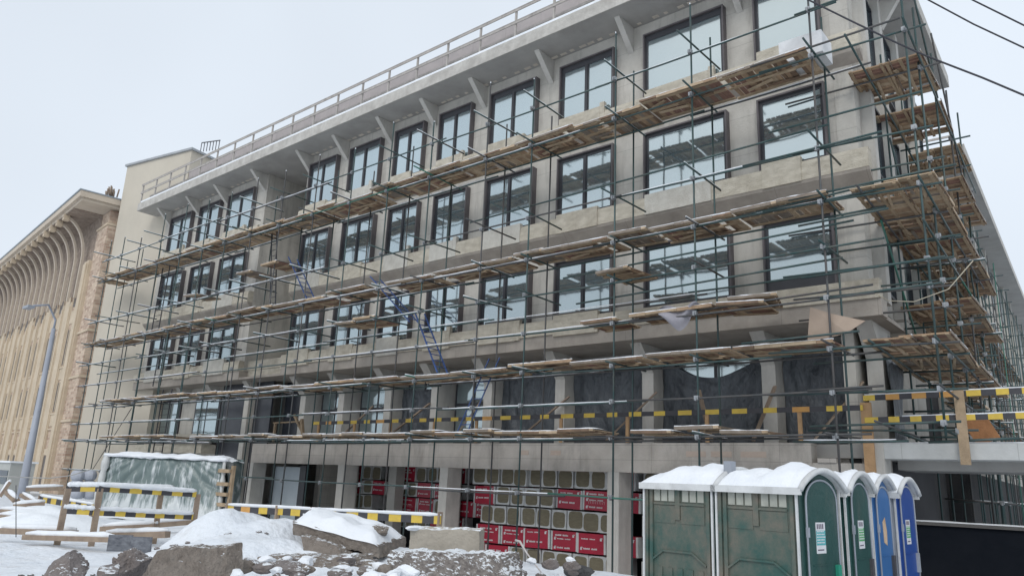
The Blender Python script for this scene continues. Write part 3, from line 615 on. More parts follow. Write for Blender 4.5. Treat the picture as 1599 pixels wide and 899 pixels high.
# ------------------------------------------------------------------ right-hand concrete slab, pit wall, barrier on it
RS = empty('concrete_slab_bridge', (-3, 1, 1)); tag(RS, 'pale concrete slab jutting right from the building corner over a dark pit', 'slab')
m = MB(); m.box(-5.0, 14, -.02, 2.6, .97, 1.33); part(m, 'deck_slab', mat('pale_slab_concrete', (.55, .56, .55), (.45, .46, .45), 1.5, .85, .15, 14, stain=(.36, .36, .35), stain_amt=.4, lines=(2.3, 0)), RS)
m = MB(); m.box(-5.3, -4.98, -.04, .5, .3, 1.36); part(m, 'pier', M_col, RS)
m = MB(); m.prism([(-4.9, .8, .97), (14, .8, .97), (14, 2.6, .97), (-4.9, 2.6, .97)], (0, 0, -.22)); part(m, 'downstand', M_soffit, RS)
m = MB(); m.grid(lambda i, j: Vector((-5+19*i, .0+.35*j, 1.335+.035*sin(pi*j)*(1+.6*nz3(i*30, j, 3)))), 90, 4); part(m, 'snow', M_snow, RS)
m = MB(); m.box(-5.1, 16, .5, .8, -4.2, -.5); tag(m.build('pit_wall', M_membrane), 'black waterproofed wall of the pit under the right-hand slab', 'wall')
m = MB(); m.box(-5.1, 16, .42, .82, -.49, -.42); m.grid(lambda i, j: Vector((-5+20*i, .42+.4*j, -.415+.03*sin(pi*j)*(1+.7*nz3(i*40, j, 3)))), 80, 3)
tag(m.build('pit_kerb', mat('dark_kerb', (.10, .095, .09), None, 2, .9, .2, 12, snow=.3)), 'snow-dusted dark kerb on top of the black pit wall', 'kerb')
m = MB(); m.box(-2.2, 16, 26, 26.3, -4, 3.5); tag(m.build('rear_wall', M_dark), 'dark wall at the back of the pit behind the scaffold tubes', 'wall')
RB = empty('safety_barrier', (-3, -.1, 1.33)); tag(RB, 'timber barrier with two yellow and black boards on the pale right-hand slab', 'barrier')
random.seed(9)
for z in (2.40, 1.87): m = MB(); stripes(m, (-5.33, -.12, z), (3, -.12, z+.09), .13, .03, .27); part(m, 'striped_board', [M_yel, M_blk, M_ora], RB)
m = MB(); m.box(-5.42, -5.18, -.1, -.02, .6, 2.3); part(m, 'post', M_fresh, RB)
for x in (-3.28, -.6, 2.2): m = MB(); m.box(x-.1, x+.1, -.2, -.14, .85, 2.5); part(m, 'post', M_batten, RB)
sn = MB(); snowline(sn, (-5.3, -.12, 2.45), (3, -.12, 2.53), .05); snowline(sn, (-4.5, -.12, 1.92), (3, -.12, 2.0), .05); tag(part(sn, 'snow', M_snow, RB), None)
m = MB(); m.bar(onY(1520, 652, .6), onY(1545, 690, .6), .5, .03, up=(0, 1, 0)); tag(m.build('plywood_board', wood('plywood', (.45, .22, .10), (.38, .18, .08))), 'orange brown plywood board leaning behind the right-hand barrier', 'board')
for i, (u, v, u2, v2) in enumerate(((1392, 670, 1450, 692), (1476, 671, 1510, 687))):
    m = MB(); m.tube([onY(u, v, -.0), onY(u2, v2, 1.2)], .035, 8); tag(m.build('loose_tube', M_tube), ('left' if i == 0 else 'right')+' of two loose scaffold tubes resting on the pale slab', 'tube', 'loose tubes on the slab')
m = MB(); m.tube([onY(1450, 690, -.02)+Vector((0, 0, 0)), onY(1590, 684, -.02)], .03, 8); tag(m.build('loose_tube', M_tube), 'long snowy tube lying along the front edge of the pale slab', 'tube')
# ------------------------------------------------------------------ insulation packs under the beam
M_red = mat('red_film', (.42, .015, .045), (.33, .012, .035), 2, .35, .2, 9); M_film = mat('white_film', (.60, .61, .60), (.48, .49, .48), 4, .4, .25, 12)
M_wool = mat('mineral_wool', (.225, .20, .135), (.17, .15, .105), 5, .95, .4, 40, stretch=(1, 1, 3)); M_print = mat('white_print', (.72, .68, .68), None, 3, .5, 0)
def pack_end(seed):
    random.seed(seed); m = MB(); W = .62; H = .6; w2 = W/2-.006
    m.cur = 0; m.box(-w2, w2, .012, .9, 0, H)
    # ring of film with a rounded-square opening, wool inside
    n = 20; inner = []; outer = []; sx, sz = random.uniform(.82, .92), random.uniform(.82, .92); ox, oz = random.uniform(-.02, .02), random.uniform(-.02, .03)
    for k in range(n):
        a = 2*pi*(k+.5)/n; c, s_ = cos(a), sin(a); e = .42
        x = math.copysign(abs(c)**e, c); z = math.copysign(abs(s_)**e, s_); q = max(abs(c), abs(s_))
        inner.append(Vector((ox+x*w2*sx*random.uniform(.97, 1.02), 0, H/2+oz+z*H/2*sz*random.uniform(.97, 1.02)))); outer.append(Vector((c/q*w2, 0, H/2+s_/q*H/2)))
    vs = inner+outer+[v+Vector((0, .03, 0)) for v in inner]
    m._add(vs, [(k, (k+1) % n, n+(k+1) % n, n+k) for k in range(n)]+[(k, 2*n+k, 2*n+(k+1) % n, (k+1) % n) for k in range(n)])
    w_ = MB(); w_._add([v+Vector((0, .01, 0)) for v in inner], [tuple(range(n))])
    return m, w_
def pack_side(seed):
    random.seed(seed); m = MB(); W = 1.08; H = .6; w2 = W/2-.008
    m.cur = 0; m.box(-w2+.07, w2-.07, 0, .6, .0, H); m.cur = 1; m.box(-w2, -w2+.07, .004, .6, .004, H-.006); m.box(w2-.07, w2, .004, .6, .004, H-.006)
    p = MB(); r = [(.09, 1), (.33, .6), (.47, 1)] if seed % 2 else [(.14, 1), (.45, .7)]
    for z, k in r:
        z += random.uniform(-.035, .035); d = random.choice([-1, 1]); x = -.34 if d > 0 else .34-.0
        lx = .33 if d > 0 else -.40
        p.box(lx, lx+.07, -.004, -.001, z-.02, z+.055)          # tick-box logo
        p.box(lx+.02, lx+.09, -.004, -.001, z+.04, z+.07)
        x = -.36 if d > 0 else -.28
        for g_ in (7, 6):
            for _ in range(g_): cw = random.uniform(.022, .034); p.box(x, x+cw, -.004, -.001, z, z+random.choice([.035, .045, .045])*k+.005); x += cw+.007
            x += .05
    if seed % 3 == 0:
        for q in range(5): x = -.3+q*.13; p.box(x, x+.07, -.004, -.001, .275, .28); p.box(x, x+.006, -.004, -.001, .2, .275); p.box(x+.064, x+.07, -.004, -.001, .2, .275)
    return m, p
ENDS = []; SIDES = []
for s in range(5):
    a, b = pack_end(s+1); oa, ob = a.build('wrap', M_film), b.build('wool', M_wool); ENDS.append((oa.data, ob.data)); [bpy.data.objects.remove(o) for o in (oa, ob)]
for s in range(4):
    a, b = pack_side(s+1); oa, ob = a.build('wrap', [M_red, M_film]), b.build('print', M_print); SIDES.append((oa.data, ob.data)); [bpy.data.objects.remove(o) for o in (oa, ob)]
def pack(kind, x, y, z, label, sx=1):
    me = random.choice(ENDS if kind == 'e' else SIDES); o = bpy.data.objects.new('insulation_pack', None); COL.objects.link(o); o.location = (x+jit(.012), y+jit(.07), z); o.rotation_euler = (jit(.02), jit(.028), jit(.07)); o.empty_display_size = .2
    o.scale = (sx, 1, 1)
    for nm, d in zip(('wrap', 'wool' if kind == 'e' else 'print'), me): c = bpy.data.objects.new(nm, d); COL.objects.link(c); c.parent = o
    tag(o, label, 'insulation pack', 'mineral wool packs stacked in the basement')
RN = ['top', 'second', 'third', 'fourth', 'fifth', 'bottom']
def bay(name, x0, y, rows, ztop=-.02, dz=.655):
    for r, row in enumerate(rows):
        x = x0[r] if isinstance(x0, list) else x0; ci = 0
        for c in row:
            if c == '.': x += .64; continue
            w_ = 1.08 if c == 's' else .62; ci += 1
            ds = 'red printed' if c == 's' else 'khaki ended'
            pack(c, x+w_/2, y, ztop-r*dz-(.12 if r == 5 else 0), f'{ds} wool pack, {ORD[ci-1]} from left, {RN[r]} row, {name}'); x += w_+.02
random.seed(17)
bay('bay right of fence end', [-19.3, -19.25, -18.9, -19.0, -19.6, -18.9], 1.2, ['eeeeeeeees', 'seeeesss', 'eeeeeeeee', 'ssssss', 'sseeeeeee', 'sssss'])
bay('bay beside left toilet', [-12.25, -12.2, -12.25, -12.2, -12.25, -12.3], 1.2, ['eeeee', 'sees', 'eeeee', 'sseee', 'eeess', 'ssss'])
bay('bay behind striped fence', [-26.3, -26.4, -26.2, -26.3], 3.9, ['seees', 'eesse', 'sseess', 'eeess'])
bay('deep bay before second pier', [-21.9, -21.4], 4.2, ['eeees', 'eesss'])
bay('leftmost dark bay', [-30.0, -29.9, -30.0], 3.9, ['see', 'ses', 'eee'])
for i, x in enumerate((-19.2, -15.9)):
    m = MB(); m.box(x, x+3.1, 1.1, 1.2, -2.76, -2.66); m.box(x, x+3.1, 1.75, 1.85, -2.76, -2.66)
    for k in range(4): m.box(x+.1+k*.95, x+.22+k*.95, 1.1, 1.9, -2.86, -2.761)
    tag(m.build('pallet_beam', M_batten), ('left' if i == 0 else 'right')+' timber pallet between the two lowest rows of red packs', 'pallet', 'pallets under the packs')
# ------------------------------------------------------------------ portable toilets
M_pgreen = mat('green_plastic', (.018, .072, .064), (.013, .056, .05), 1.5, .42, .15, 14, stain=(.10, .115, .10), stain_amt=.45, stain_scale=3, zst=.3)
M_pdirty = mat('green_plastic_splashed', (.022, .085, .075), (.035, .085, .07), 1.3, .6, .08, 20, stain=(.17, .145, .115), stain_amt=.95, stain_scale=1.1, stain_lo=.38, zst=.8)
M_pblue = mat('blue_plastic', (.035, .14, .36), (.03, .12, .30), 1.5, .42, .04, 12, stain=(.12, .18, .28), stain_amt=.3); M_pblue2 = mat('deep_blue_plastic', (.02, .075, .30), (.018, .06, .25), 1.5, .4, .04, 12)
M_white = mat('white_plastic', (.66, .67, .67), (.52, .53, .53), 3, .45, .1, stain=(.33, .32, .30), stain_amt=.5, stain_scale=5); M_vent = mat('translucent_vent', (.40, .41, .36), (.30, .31, .27), 6, .6, .1); M_grey = mat('grey_plastic', (.33, .36, .40), (.27, .29, .33), 2, .5, .04)
M_mint = mat('mint_handle', (.03, .30, .20), None, 2, .4, 0); M_teal = mat('teal_print', (.10, .42, .44), None, 30, .6, 0); M_grn = mat('green_print', (.10, .38, .14), None, 30, .6, 0); M_paper = mat('sticker_paper', (.66, .67, .68), (.6, .6, .62), 9, .6, 0)
M_ink = mat('dark_ink', (.12, .09, .13), None, 9, .6, 0); M_oldst = mat('peeling_sticker', (.45, .27, .13), (.55, .42, .3), 7, .8, .1)
ZW = .12; ZG = -2.12
def toilet(loc, rz, W, D, body, dirty, label, sticker, handle):
    """local frame: x runs along the side wall to the door (door at x = 0), y across the door; origin at the near door corner"""
    t = empty('portable_toilet', loc, rz); tag(t, label, 'toilet', 'portable toilets in a row')
    H = ZW-ZG; ar = .17
    def P(mb, name, mats, par=t): return mb.build(name, mats, par)
    m = MB(); m.box(-W+.04, -.03, .03, D-.03, .12, H-.002); P(m, 'body', dirty)
    m = MB(); m.box(-W, 0, 0, D, 0, .12); P(m, 'base', M_grey)
    # side wall relief: recessed upper panels, ribs in the lower panel
    for yy, sg in ((.03, -1), (D-.03, 1)):
        m = MB(); f = lambda x0, x1, z0, z1, d: m.box(x0, x1, min(yy, yy+sg*d), max(yy, yy+sg*d), z0, z1)
        for x in (-W+.02, -W+.10): f(x, x+.05, .12, H, .03)
        f(-.10, -.05, .12, H, .028); f(-W/2-.04, -W/2+.04, H-.5, H, .022)
        f(-W+.16, -.14, H-.30, H-.27, .02); f(-W+.16, -W/2-.05, H-.55, H-.31, .008); f(-W/2+.05, -.14, H-.55, H-.31, .008)
        for k in range(5):
            x = -W+.22+k*.17; f(x, x+.085, .3, H-1.15, .016)
        pts = [(-W+.14, H-1.06), (-W+.32, H-.93), (-.34, H-.93), (-.12, H-1.08)]
        for a, b in zip(pts, pts[1:]): m.bar((a[0], yy+sg*.012, a[1]), (b[0], yy+sg*.012, b[1]), .03, .025)
        P(m, 'side_panel', dirty)
        for x0 in (-W+.17, -W/2+.08):
            for k in range(3): m = MB(); x = x0+k*.125; m.box(x, x+.10, min(yy, yy+sg*.012), max(yy, yy+sg*.012), H-.25, H-.05); P(m, 'vent', M_vent)
    m = MB()
    for x, y in ((.0, .0), (0, D), (-W, 0), (-W, D)): m = MB(); m.box(x-.014, x+.014, y-.014, y+.014, .05, H+.01); P(m, 'corner_trim', M_white)
    # door with arched top
    def arch(x, inset, z0, zs, n=14):
        pts = [(x, inset, z0)]; 
        for k in range(n+1): a = pi-pi*k/n; pts.append((x, D/2+cos(a)*(D/2-inset), zs+sin(a)*(D/2-inset)*.62))
        pts.append((x, D-inset, z0)); return pts
    m = MB(); m.prism(arch(-.03, .05, .12, H-.12), (.035, 0, 0)); P(m, 'front_frame', body)
    m = MB(); m.prism(arch(.006, .17, .18, H-.16), (.03, 0, 0)); dr = P(m, 'door', body)
    m = MB(); pts = arch(.04, .165, .18, H-.16); m.tube(pts, .014, 5); m.build('edge_trim', M_grey, dr)
    for z in (H-1.55, H-.6): m = MB(); m.box(.03, .06, .15, .20, z, z+.12); m.build('hinge', M_grey, dr)
    m = MB(); m.box(.036, .075, D-.30, D-.20, H-1.25, H-.95); m.build('handle', handle, dr)
    for z in (H-.95, H-1.45): m = MB(); m.box(.0361, .044, .3, D-.4, z, z+.018); m.build('door_rib', body, dr)
    if sticker == 'old':
        m = MB(); m.prism([(.037, .44, H-.75), (.037, .42, H-.45), (.037, .56, H-.38), (.037, .63, H-.6), (.037, .6, H-.8)], (.003, 0, 0)); m.build('sticker', M_oldst, dr)
    elif sticker:
        m = MB(); y0, y1 = .40, .66; z0, z1 = H-.80, H-.42
        m.cur = 0; m.box(.037, .040, y0, y1, z0, z1); m.cur = 1; m.box(.0402, .0415, y0+.004, y1-.004, z0+.10, z1-.1)
        m.cur = 2
        for k in range(4): m.box(.0402, .0415, y0+.03+k*.05, y0+.06+k*.05, z1-.08, z1-.02)
        m.cur = 3
        for r in range(5):
            y = y0+.02
            while y < y1-.04: w_ = random.uniform(.015, .045); m.box(.0416, .0425, y, min(y+w_, y1-.01), z0+.125+r*.034, z0+.14+r*.034); y += w_+.01
        m.cur = 2; m.box(.0402, .0415, y0+.03, y1-.06, z0+.035, z0+.05)
        m.build('sticker', [M_paper, M_teal if sticker == 'teal' else M_grn, M_ink, M_paper], dr)
    # roof: shallow barrel of white plastic with an arched lip over the door, snow on it
    def rf(i, j, ex=0):
        y = -.06+(D+.12)*j; a = pi*j; return Vector((-W-.05+(W+.14)*i, y, H-.02+ar*1.5*sin(a)**.8*(.35+.65*i if True else 1)+ex))
    m = MB(); m.grid(lambda i, j: rf(i, j), 8, 16); m.grid(lambda i, j: rf(i, j)+Vector((0, 0, -.035)), 8, 16)
    m.box(-W-.05, .09, -.065, -.03, H-.09, H+.0); m.box(-W-.05, .09, D+.03, D+.065, H-.09, H+.0)
    pts = [rf(1, k/16) for k in range(17)]; m.tube(pts, .04, 6); P(m, 'roof', M_white)
    sd_ = random.random()*50; m = MB()
    def sf(i, j):
        p = rf(i, j); e = min(1, min(i, 1-i)*9, min(j, 1-j)*6)
        b = .015+.06*abs(sin(i*W*6.5+sd_))+.08*nz3(p.x*2+sd_, p.y*2, sd_)+.025*nz3(p.x*9, p.y*9, sd_)
        return p+Vector((0, 0, .004+max(.0, (b+.03+.03*(1-i))*e)))
    m.grid(sf, 22, 18); P(m, 'snow', M_snow)
    if dirty is M_pdirty and sticker == 'teal': m = MB(); m.box(-W-.01, -W+.11, .22, .34, H, H+.33); P(m, 'vent_pipe', M_grey)
    return t
random.seed(2)
th = radians(-7); a_ = Vector((cos(th), sin(th), 0)); b_ = Vector((-sin(th), cos(th), 0)); Dn = Vector((-3.57, -9.85, ZG))
toilet(Dn, th, 1.15, 1.2, M_pgreen, M_pdirty, 'green portable toilet with splashed brown side and teal sticker on its door', 'teal', M_mint)
toilet(Dn-a_*1.22, th, 1.15, 1.2, M_pgreen, M_pdirty, 'leftmost green portable toilet, its mud-splashed side facing out', 'green', M_grey)
for i, (u0, lab, body, st, hd) in enumerate(((1318, 'green portable toilet with green sticker, between the splashed one and the blue one', M_pgreen, 'green', M_blk), (1358, 'light blue portable toilet with a peeling brown sticker', M_pblue, 'old', M_blk), (1396, 'deep blue portable toilet at the right end, white and green sticker', M_pblue2, 'green', M_grey))):
    xx = -3.42 if i < 2 else -3.34
    p = onX(u0, 768, xx); toilet((xx, p.y, ZG+.02), 0, 1.15, [1.14, 1.08, 1.2][i], body, M_pgreen if i == 0 else (M_pblue if i == 1 else M_grey), lab, st, hd)
# ------------------------------------------------------------------ striped fence in the left foreground
random.seed(6)
def barrier(posts, rails, label, snowh=.05, seg=.2, bh=.09):
    r = empty('striped_fence', posts[0][0]); tag(r, label, 'fence')
    for p, h in posts:
        p = Vector(p); m = MB(); m.bar(p+Vector((0, 0, -.15)), p+Vector((jit(.03), jit(.03), h)), .12, .06); part(m, 'post', M_greywood, r)
    sn = MB()
    for p, q in rails:
        m = MB(); stripes(m, p, q, bh, .03, seg, off=random.randrange(2)); part(m, 'striped_board', [M_yel, M_blk, M_ora], r)
        P0, Q0 = Vector(p), Vector(q); n = 24; d = (Q0-P0)
        pts = [P0+d*(k/n)+Vector((0, 0, bh/2+.012+.008*nz3(k*.4, p[0], 0))) for k in range(n+1)]; sn.tube(pts, [snowh*random.uniform(.55, .75)*(.5 if k in (0, n) else 1) for k in range(n+1)], 8)
    part(sn, 'snow', M_snow, r); return r
zf = -1.72
P1, P2, P3, P4 = onZ(88, 853, -1.7), onZ(142, 853, -1.7), onZ(240, 846, -1.7), onZ(298, 846, -1.7)
def top(u, v, P): return at(u, v, hypot(P.x-CAM.x, P.y-CAM.y))
T1, T2, T3, T4 = top(104, 762, P1), top(158, 762, P2), top(252, 766, P3), top(308, 771, P4)
M1, M2, M4 = top(97, 796, P1), top(150, 799, P2), top(303, 806, P4)
barrier([(P1, T1.z-P1.z), (P2, T2.z-P2.z), (P3, T3.z-P3.z), (P4, T4.z-P4.z)],
        [(T2+Vector((.02, -.06, 0)), T4+Vector((.05, -.06, 0))), (M2+Vector((.0, -.06, 0)), M4+Vector((.05, -.06, 0))), (T1, T2), (M1, M2), (T1+Vector((.0, .25, .02)), T3+Vector((0, .3, .02)))],
        'yellow and black striped fence of rough posts with snow on its boards, left foreground', .085, .27, .14)
# long fence behind the heap
A = at(352, 793, 24.5); Bq = at(688, 811, 19.0)
barrier([(A+Vector((.1, 0, -1.0)), 1.15), (A.lerp(Bq, .28)+Vector((0, 0, -1.0)), 1.15), (A.lerp(Bq, .45)+Vector((0, 0, -1.0)), 1.15), (Bq+Vector((-.05, 0, -1.1)), 1.28)], [(A, Bq)], 'long striped fence with a snowy top board behind the snow heap', .07, .36, .2)
A = at(62, 778, 30); Bq = at(145, 792, 27)
barrier([(A+Vector((0, 0, -.9)), 1.0), (Bq+Vector((0, 0, -1.0)), 1.0)], [(A, Bq)], 'low striped board fence farther back on the left, half hidden by posts', .07, .3, .2)
# ------------------------------------------------------------------ film wrapped stack
Lf = onZ(146, 806, -1.7); Rf = onZ(350, 815, -1.7); ax = (Rf-Lf).normalized(); ay = Vector((-ax.y, ax.x, 0)); Lw = (Rf-Lf).length
WS = empty('wrapped_stack', Lf, math.atan2(ax.y, ax.x)); tag(WS, 'large stack of glass panels wrapped in snowy clear plastic film', 'wrapped stack')
def film():
    m = bpy.data.materials.new('clear_film_over_glass'); m.use_nodes = True; t = m.node_tree; p = t.nodes['Principled BSDF']; g_ = nn(t, 'ShaderNodeTexCoord')
    mp = nn(t, 'ShaderNodeMapping'); mp.inputs['Rotation'].default_value = (0, -.7, 0); mp.inputs['Scale'].default_value = (3.6, 1, .5); t.links.new(g_.outputs['Object'], mp.inputs[0])
    n1 = nn(t, 'ShaderNodeTexNoise', Scale=1.8, Detail=6, Roughness=.65); t.links.new(mp.outputs[0], n1.inputs['Vector'])
    cr = nn(t, 'ShaderNodeMapRange'); cr.inputs[1].default_value = .5; cr.inputs[2].default_value = .66; cr.inputs[4].default_value = .8
    sx = nn(t, 'ShaderNodeSeparateXYZ'); t.links.new(g_.outputs['Object'], sx.inputs[0]); n5 = nn(t, 'ShaderNodeTexNoise', Scale=1.1, Detail=3); t.links.new(g_.outputs['Object'], n5.inputs['Vector'])
    rz_ = nn(t, 'ShaderNodeMapRange'); rz_.inputs[1].default_value = .95; rz_.inputs[2].default_value = .15; rz_.inputs[4].default_value = .2; t.links.new(sx.outputs[2], rz_.inputs[0])
    rn_ = nn(t, 'ShaderNodeMapRange'); rn_.inputs[1].default_value = .4; rn_.inputs[2].default_value = .75; rn_.inputs[3].default_value = -.05; rn_.inputs[4].default_value = .1; t.links.new(n5.outputs[0], rn_.inputs[0])
    a1 = nn(t, 'ShaderNodeMath', operation='ADD'); t.links.new(rz_.outputs[0], a1.inputs[0]); t.links.new(rn_.outputs[0], a1.inputs[1]); a2 = nn(t, 'ShaderNodeMath', operation='ADD'); t.links.new(a1.outputs[0], a2.inputs[0]); t.links.new(n1.outputs[0], a2.inputs[1]); t.links.new(a2.outputs[0], cr.inputs[0])
    mx = nn(t, 'ShaderNodeMix', data_type='RGBA'); mx.inputs[6].default_value = (.145, .19, .185, 1); mx.inputs[7].default_value = (.66, .69, .70, 1)
    t.links.new(cr.outputs[0], mx.inputs[0]); t.links.new(mx.outputs[2], p.inputs['Base Color']); p.inputs['Roughness'].default_value = .22
    b = nn(t, 'ShaderNodeBump', Strength=.6, Distance=.06); t.links.new(n1.outputs[0], b.inputs['Height']); t.links.new(b.outputs[0], p.inputs['Normal']); return m
M_filmg = film(); HS = 2.2
def wf(i, j):   # front face
    x = .1+(Lw-.2)*i; z = HS*j; rd = min(1, min(i, 1-i)*9); ph = (x-Lw*.45)/(2.7-z); crease = .07*abs(sin(7*ph+1.2*nz3(x, z, 9)))*min(1, (HS-z)+.3)+.06*abs(nz3(x*3, z*2.2, 11)); bulge = .06*nz3(x*1.3, z*1.3, 4)+.05*sin((x*2.2+z*2.8)*1.7)*(.6+.4*sin(3*x)); taper = .12*j*(1 if i > .5 else -1)*abs(i-.5)
    return Vector((x-taper*2, -.35*(1-j)**2+bulge-crease+.08*(1-rd)**2+.18*max(0, j-.9)*10*max(0, j-.9)*10, z))
m = MB(); m.grid(wf, 110, 60); m.grid(lambda i, j: Vector((.1+Lw-.2+.1*sin(3*j)-.12*j, 1.4*i, HS*j)) + Vector((.05*nz3(i*3, j*4, 1), 0, 0)), 14, 20); m.grid(lambda i, j: Vector((.1, 1.4*i, HS*j)), 6, 6); m.grid(lambda i, j: Vector((.1+(Lw-.2)*i, 1.4, HS*j)), 6, 6); m.build('film', M_filmg, WS)
m = MB(); m.grid(lambda i, j: Vector((.0+(Lw-.05)*i, -.12+1.6*j, HS-.10+.17*min(1, min(i, 1-i)*9, min(j, 1-j)*4)+.09*nz3(i*7, j*3, 2)+.03*nz3(i*25, j*9, 2))), 50, 14); m.tube([(.05+(Lw-.15)*k/30, -.08+.05*nz3(k*.5, 1, 1), HS-.06+.07*nz3(k*.4, 2, 2)) for k in range(31)], [.05+.035*abs(nz3(k*.6, 5, 5))*2 for k in range(31)], 8); m.build('snow', M_snow, WS)
m = MB(); m.grid(lambda i, j: Vector((-.35+(Lw+.8)*i, -1.1+1.1*j, .02+.22*j*j+.07*nz3(i*8, j*3, 7))), 40, 8); m.build('snow_drift', M_snow, WS)
m = MB(); m.tube([(.12+.1*nz3(k, 1, 1), -.28+.02*k, HS*k/14) for k in range(15)], [.10+.07*abs(nz3(k*.7, 3, 3)) for k in range(15)], 8); part(m, 'bunched_film', M_film, WS) if False else m.build('bunched_film', M_film, WS); m = MB(); m.tube([(Lw-.12-.01*k+.1*nz3(k, 4, 1), -.25+.016*k, HS*k/14) for k in range(15)], [.06+.07*abs(nz3(k*.7, 6, 3)) for k in range(15)], 8); m.build('bunched_film', M_film, WS)
CR = empty('timber_crate', at(348, 800, 30)+Vector((0, 0, -.6))); tag(CR, 'open timber crate frame standing behind the right end of the wrapped stack', 'crate')
c = at(345, 760, 29.5)
for k, z in enumerate((.15, .5, .85, 1.3)): m = MB(); m.box(c.x-.5, c.x+.5, c.y-.05, c.y+.05, c.z-.8+z*1.0, c.z-.68+z*1.0); part(m, 'slat', M_batten, CR)
for s in (-.5, .5): m = MB(); m.box(c.x+s-.07, c.x+s+.07, c.y+.051, c.y+.15, -1.7, c.z+.75); part(m, 'upright', M_batten, CR)
# ------------------------------------------------------------------ heaps of boards, pipes, sacks at left
random.seed(14)
def lumber(p, q, w, h, label, mt, cat='board', nm='loose_board', snow=.05, grp='snowy boards lying on the left'):
    p = Vector(p); q = Vector(q); r = empty(nm, p); tag(r, label, cat, grp); m = MB(); m.bar(p, q, w, h); part(m, 'timber', mt, r)
    n = max(4, int((q-p).length/.25)); m = MB(); m.tube([p.lerp(q, k/n)+Vector((0, 0, h/2+snow*.35+.012*nz3(k*.7, p.x, 1))) for k in range(n+1)], [snow*random.uniform(.8, 1.15)*(.4 if k in (0, n) else 1) for k in range(n+1)], 8); part(m, 'snow', M_snow, r)
D1 = [((2, 828, 21), (118, 832, 20), .12, 'thick snow-laden board just behind the left striped fence'), ((40, 838, 20), (178, 842, 18.5), .1, 'snow-laden board lying flat in front of the thick one'),
      ((0, 798, 26), (90, 803, 25.5), .12, 'long snowy pipe on top of the dark heap at the left edge'), ((0, 806, 25.5), (95, 812, 24.5), .1, 'second snowy pipe below the top one at the left edge'), ((20, 790, 27), (70, 786, 27), .1, 'bent snowy beam on the heap near the lamp post'),
      ((160, 826, 22), (245, 822, 21), .14, 'snow-laden board right of the fence posts'), ((165, 836, 21), (262, 834, 20), .14, 'lower snow-laden board behind the dark sign panels'),
      ((210, 822, 23), (330, 812, 24), .12, 'snow-laden board in front of the wrapped stack'), ((40, 764, 32), (98, 762, 32), .12, 'raised snowy beam right of the lamp post'), ((35, 772, 31), (55, 784, 30), .1, 'slanting snowy beam beside the lamp post'), ((0, 775, 30), (16, 752, 30), .1, 'steeply leaning snowy post at the left edge'), ((12, 768, 29), (26, 782, 28.5), .1, 'short pinkish board leaning at the left edge')]
for a, b, h, lb in D1: lumber(at(*a), at(*b), .2, h, lb, M_greywood, snow=.075)
# dark heap core
c = at(60, 812, 25.5); m = MB(); m.smooth = True; m.grid(lambda i, j: Vector((c.x-3+6*i, c.y-1.2+2.6*j, -1.72+.55*sin(pi*i)**.6*sin(pi*j)**.6*(1+.4*nz3(i*6, j*4, 3)))), 30, 16)
tag(m.build('debris_heap', mat('dark_debris', (.06, .055, .05), (.12, .10, .09), 4, .9, .6, 10, snow=.62)), 'dark debris heap dusted with snow at the left edge', 'heap')
for i, (u, v) in enumerate(((122, 742), (140, 742), (120, 757), (139, 758), (122, 770), (141, 771))):
    c = at(u, v, 34); m = MB(); m.smooth = True
    m.grid(lambda i_, j_: c+Vector((.30*cos(2*pi*i_)*sin(pi*j_)**.5*1.0, .25*sin(2*pi*i_)*sin(pi*j_)**.5, .2*cos(pi*j_))), 16, 8)
    tag(m.build('cement_sack', mat('grey_sack', (.42, .44, .49), (.34, .36, .41), 3, .6, .2)), f'grey snowy sack, {["left","right"][i%2]} one in the {["top","middle","bottom"][i//2]} tier beside the wrapped stack', 'sack', 'sacks piled beside the wrapped stack')
# kiosk
k0 = at(0, 790, 50); K = empty('site_cabin', (k0.x, k0.y, -1.7)); tag(K, 'pale site cabin with a dark window at the left edge behind the lamp post', 'cabin')
KB = at(-40, 730, 52); m = MB(); m.box(k0.x-3.5, k0.x+.35, k0.y, k0.y+1.2, -1.7, at(15, 722, 50).z); part(m, 'body', mat('cabin_panel', (.46, .47, .45), (.40, .41, .39), 1, .6, .05), K)
m = MB(); m.box(k0.x-1.2, k0.x+.2, k0.y-.03, k0.y-.004, -1.1, at(15, 734, 50).z); part(m, 'window', mat('cabin_window', (.07, .10, .12), (.04, .05, .06), 3, .2, 0), K)
m = MB(); m.box(k0.x-3.6, k0.x+.45, k0.y-.1, k0.y+1.3, at(15, 722, 50).z+.002, at(15, 722, 50).z+.1); part(m, 'roof', M_snow, K)
# sign panels
for i, (u0, u1, v0, v1, d) in enumerate(((170, 206, 834, 861, 16.5), (206, 236, 837, 866, 16.2))):
    a, b, c_, d_ = at(u0, v0, d), at(u1, v0+1, d-.1), at(u1-3, v1, d-.1), at(u0-4, v1-1, d); m = MB(); m.prism([a, b, c_, d_], (0, .03, 0))
    tag(m.build('dark_panel', mat('scratched_dark_panel', (.07, .075, .09), (.2, .21, .23), 7, .6, .2, stretch=(1, 1, 2))), ('left' if i == 0 else 'right')+' of two scratched dark panels leaning behind the boulder', 'panel', 'dark panels leaning behind the boulder')
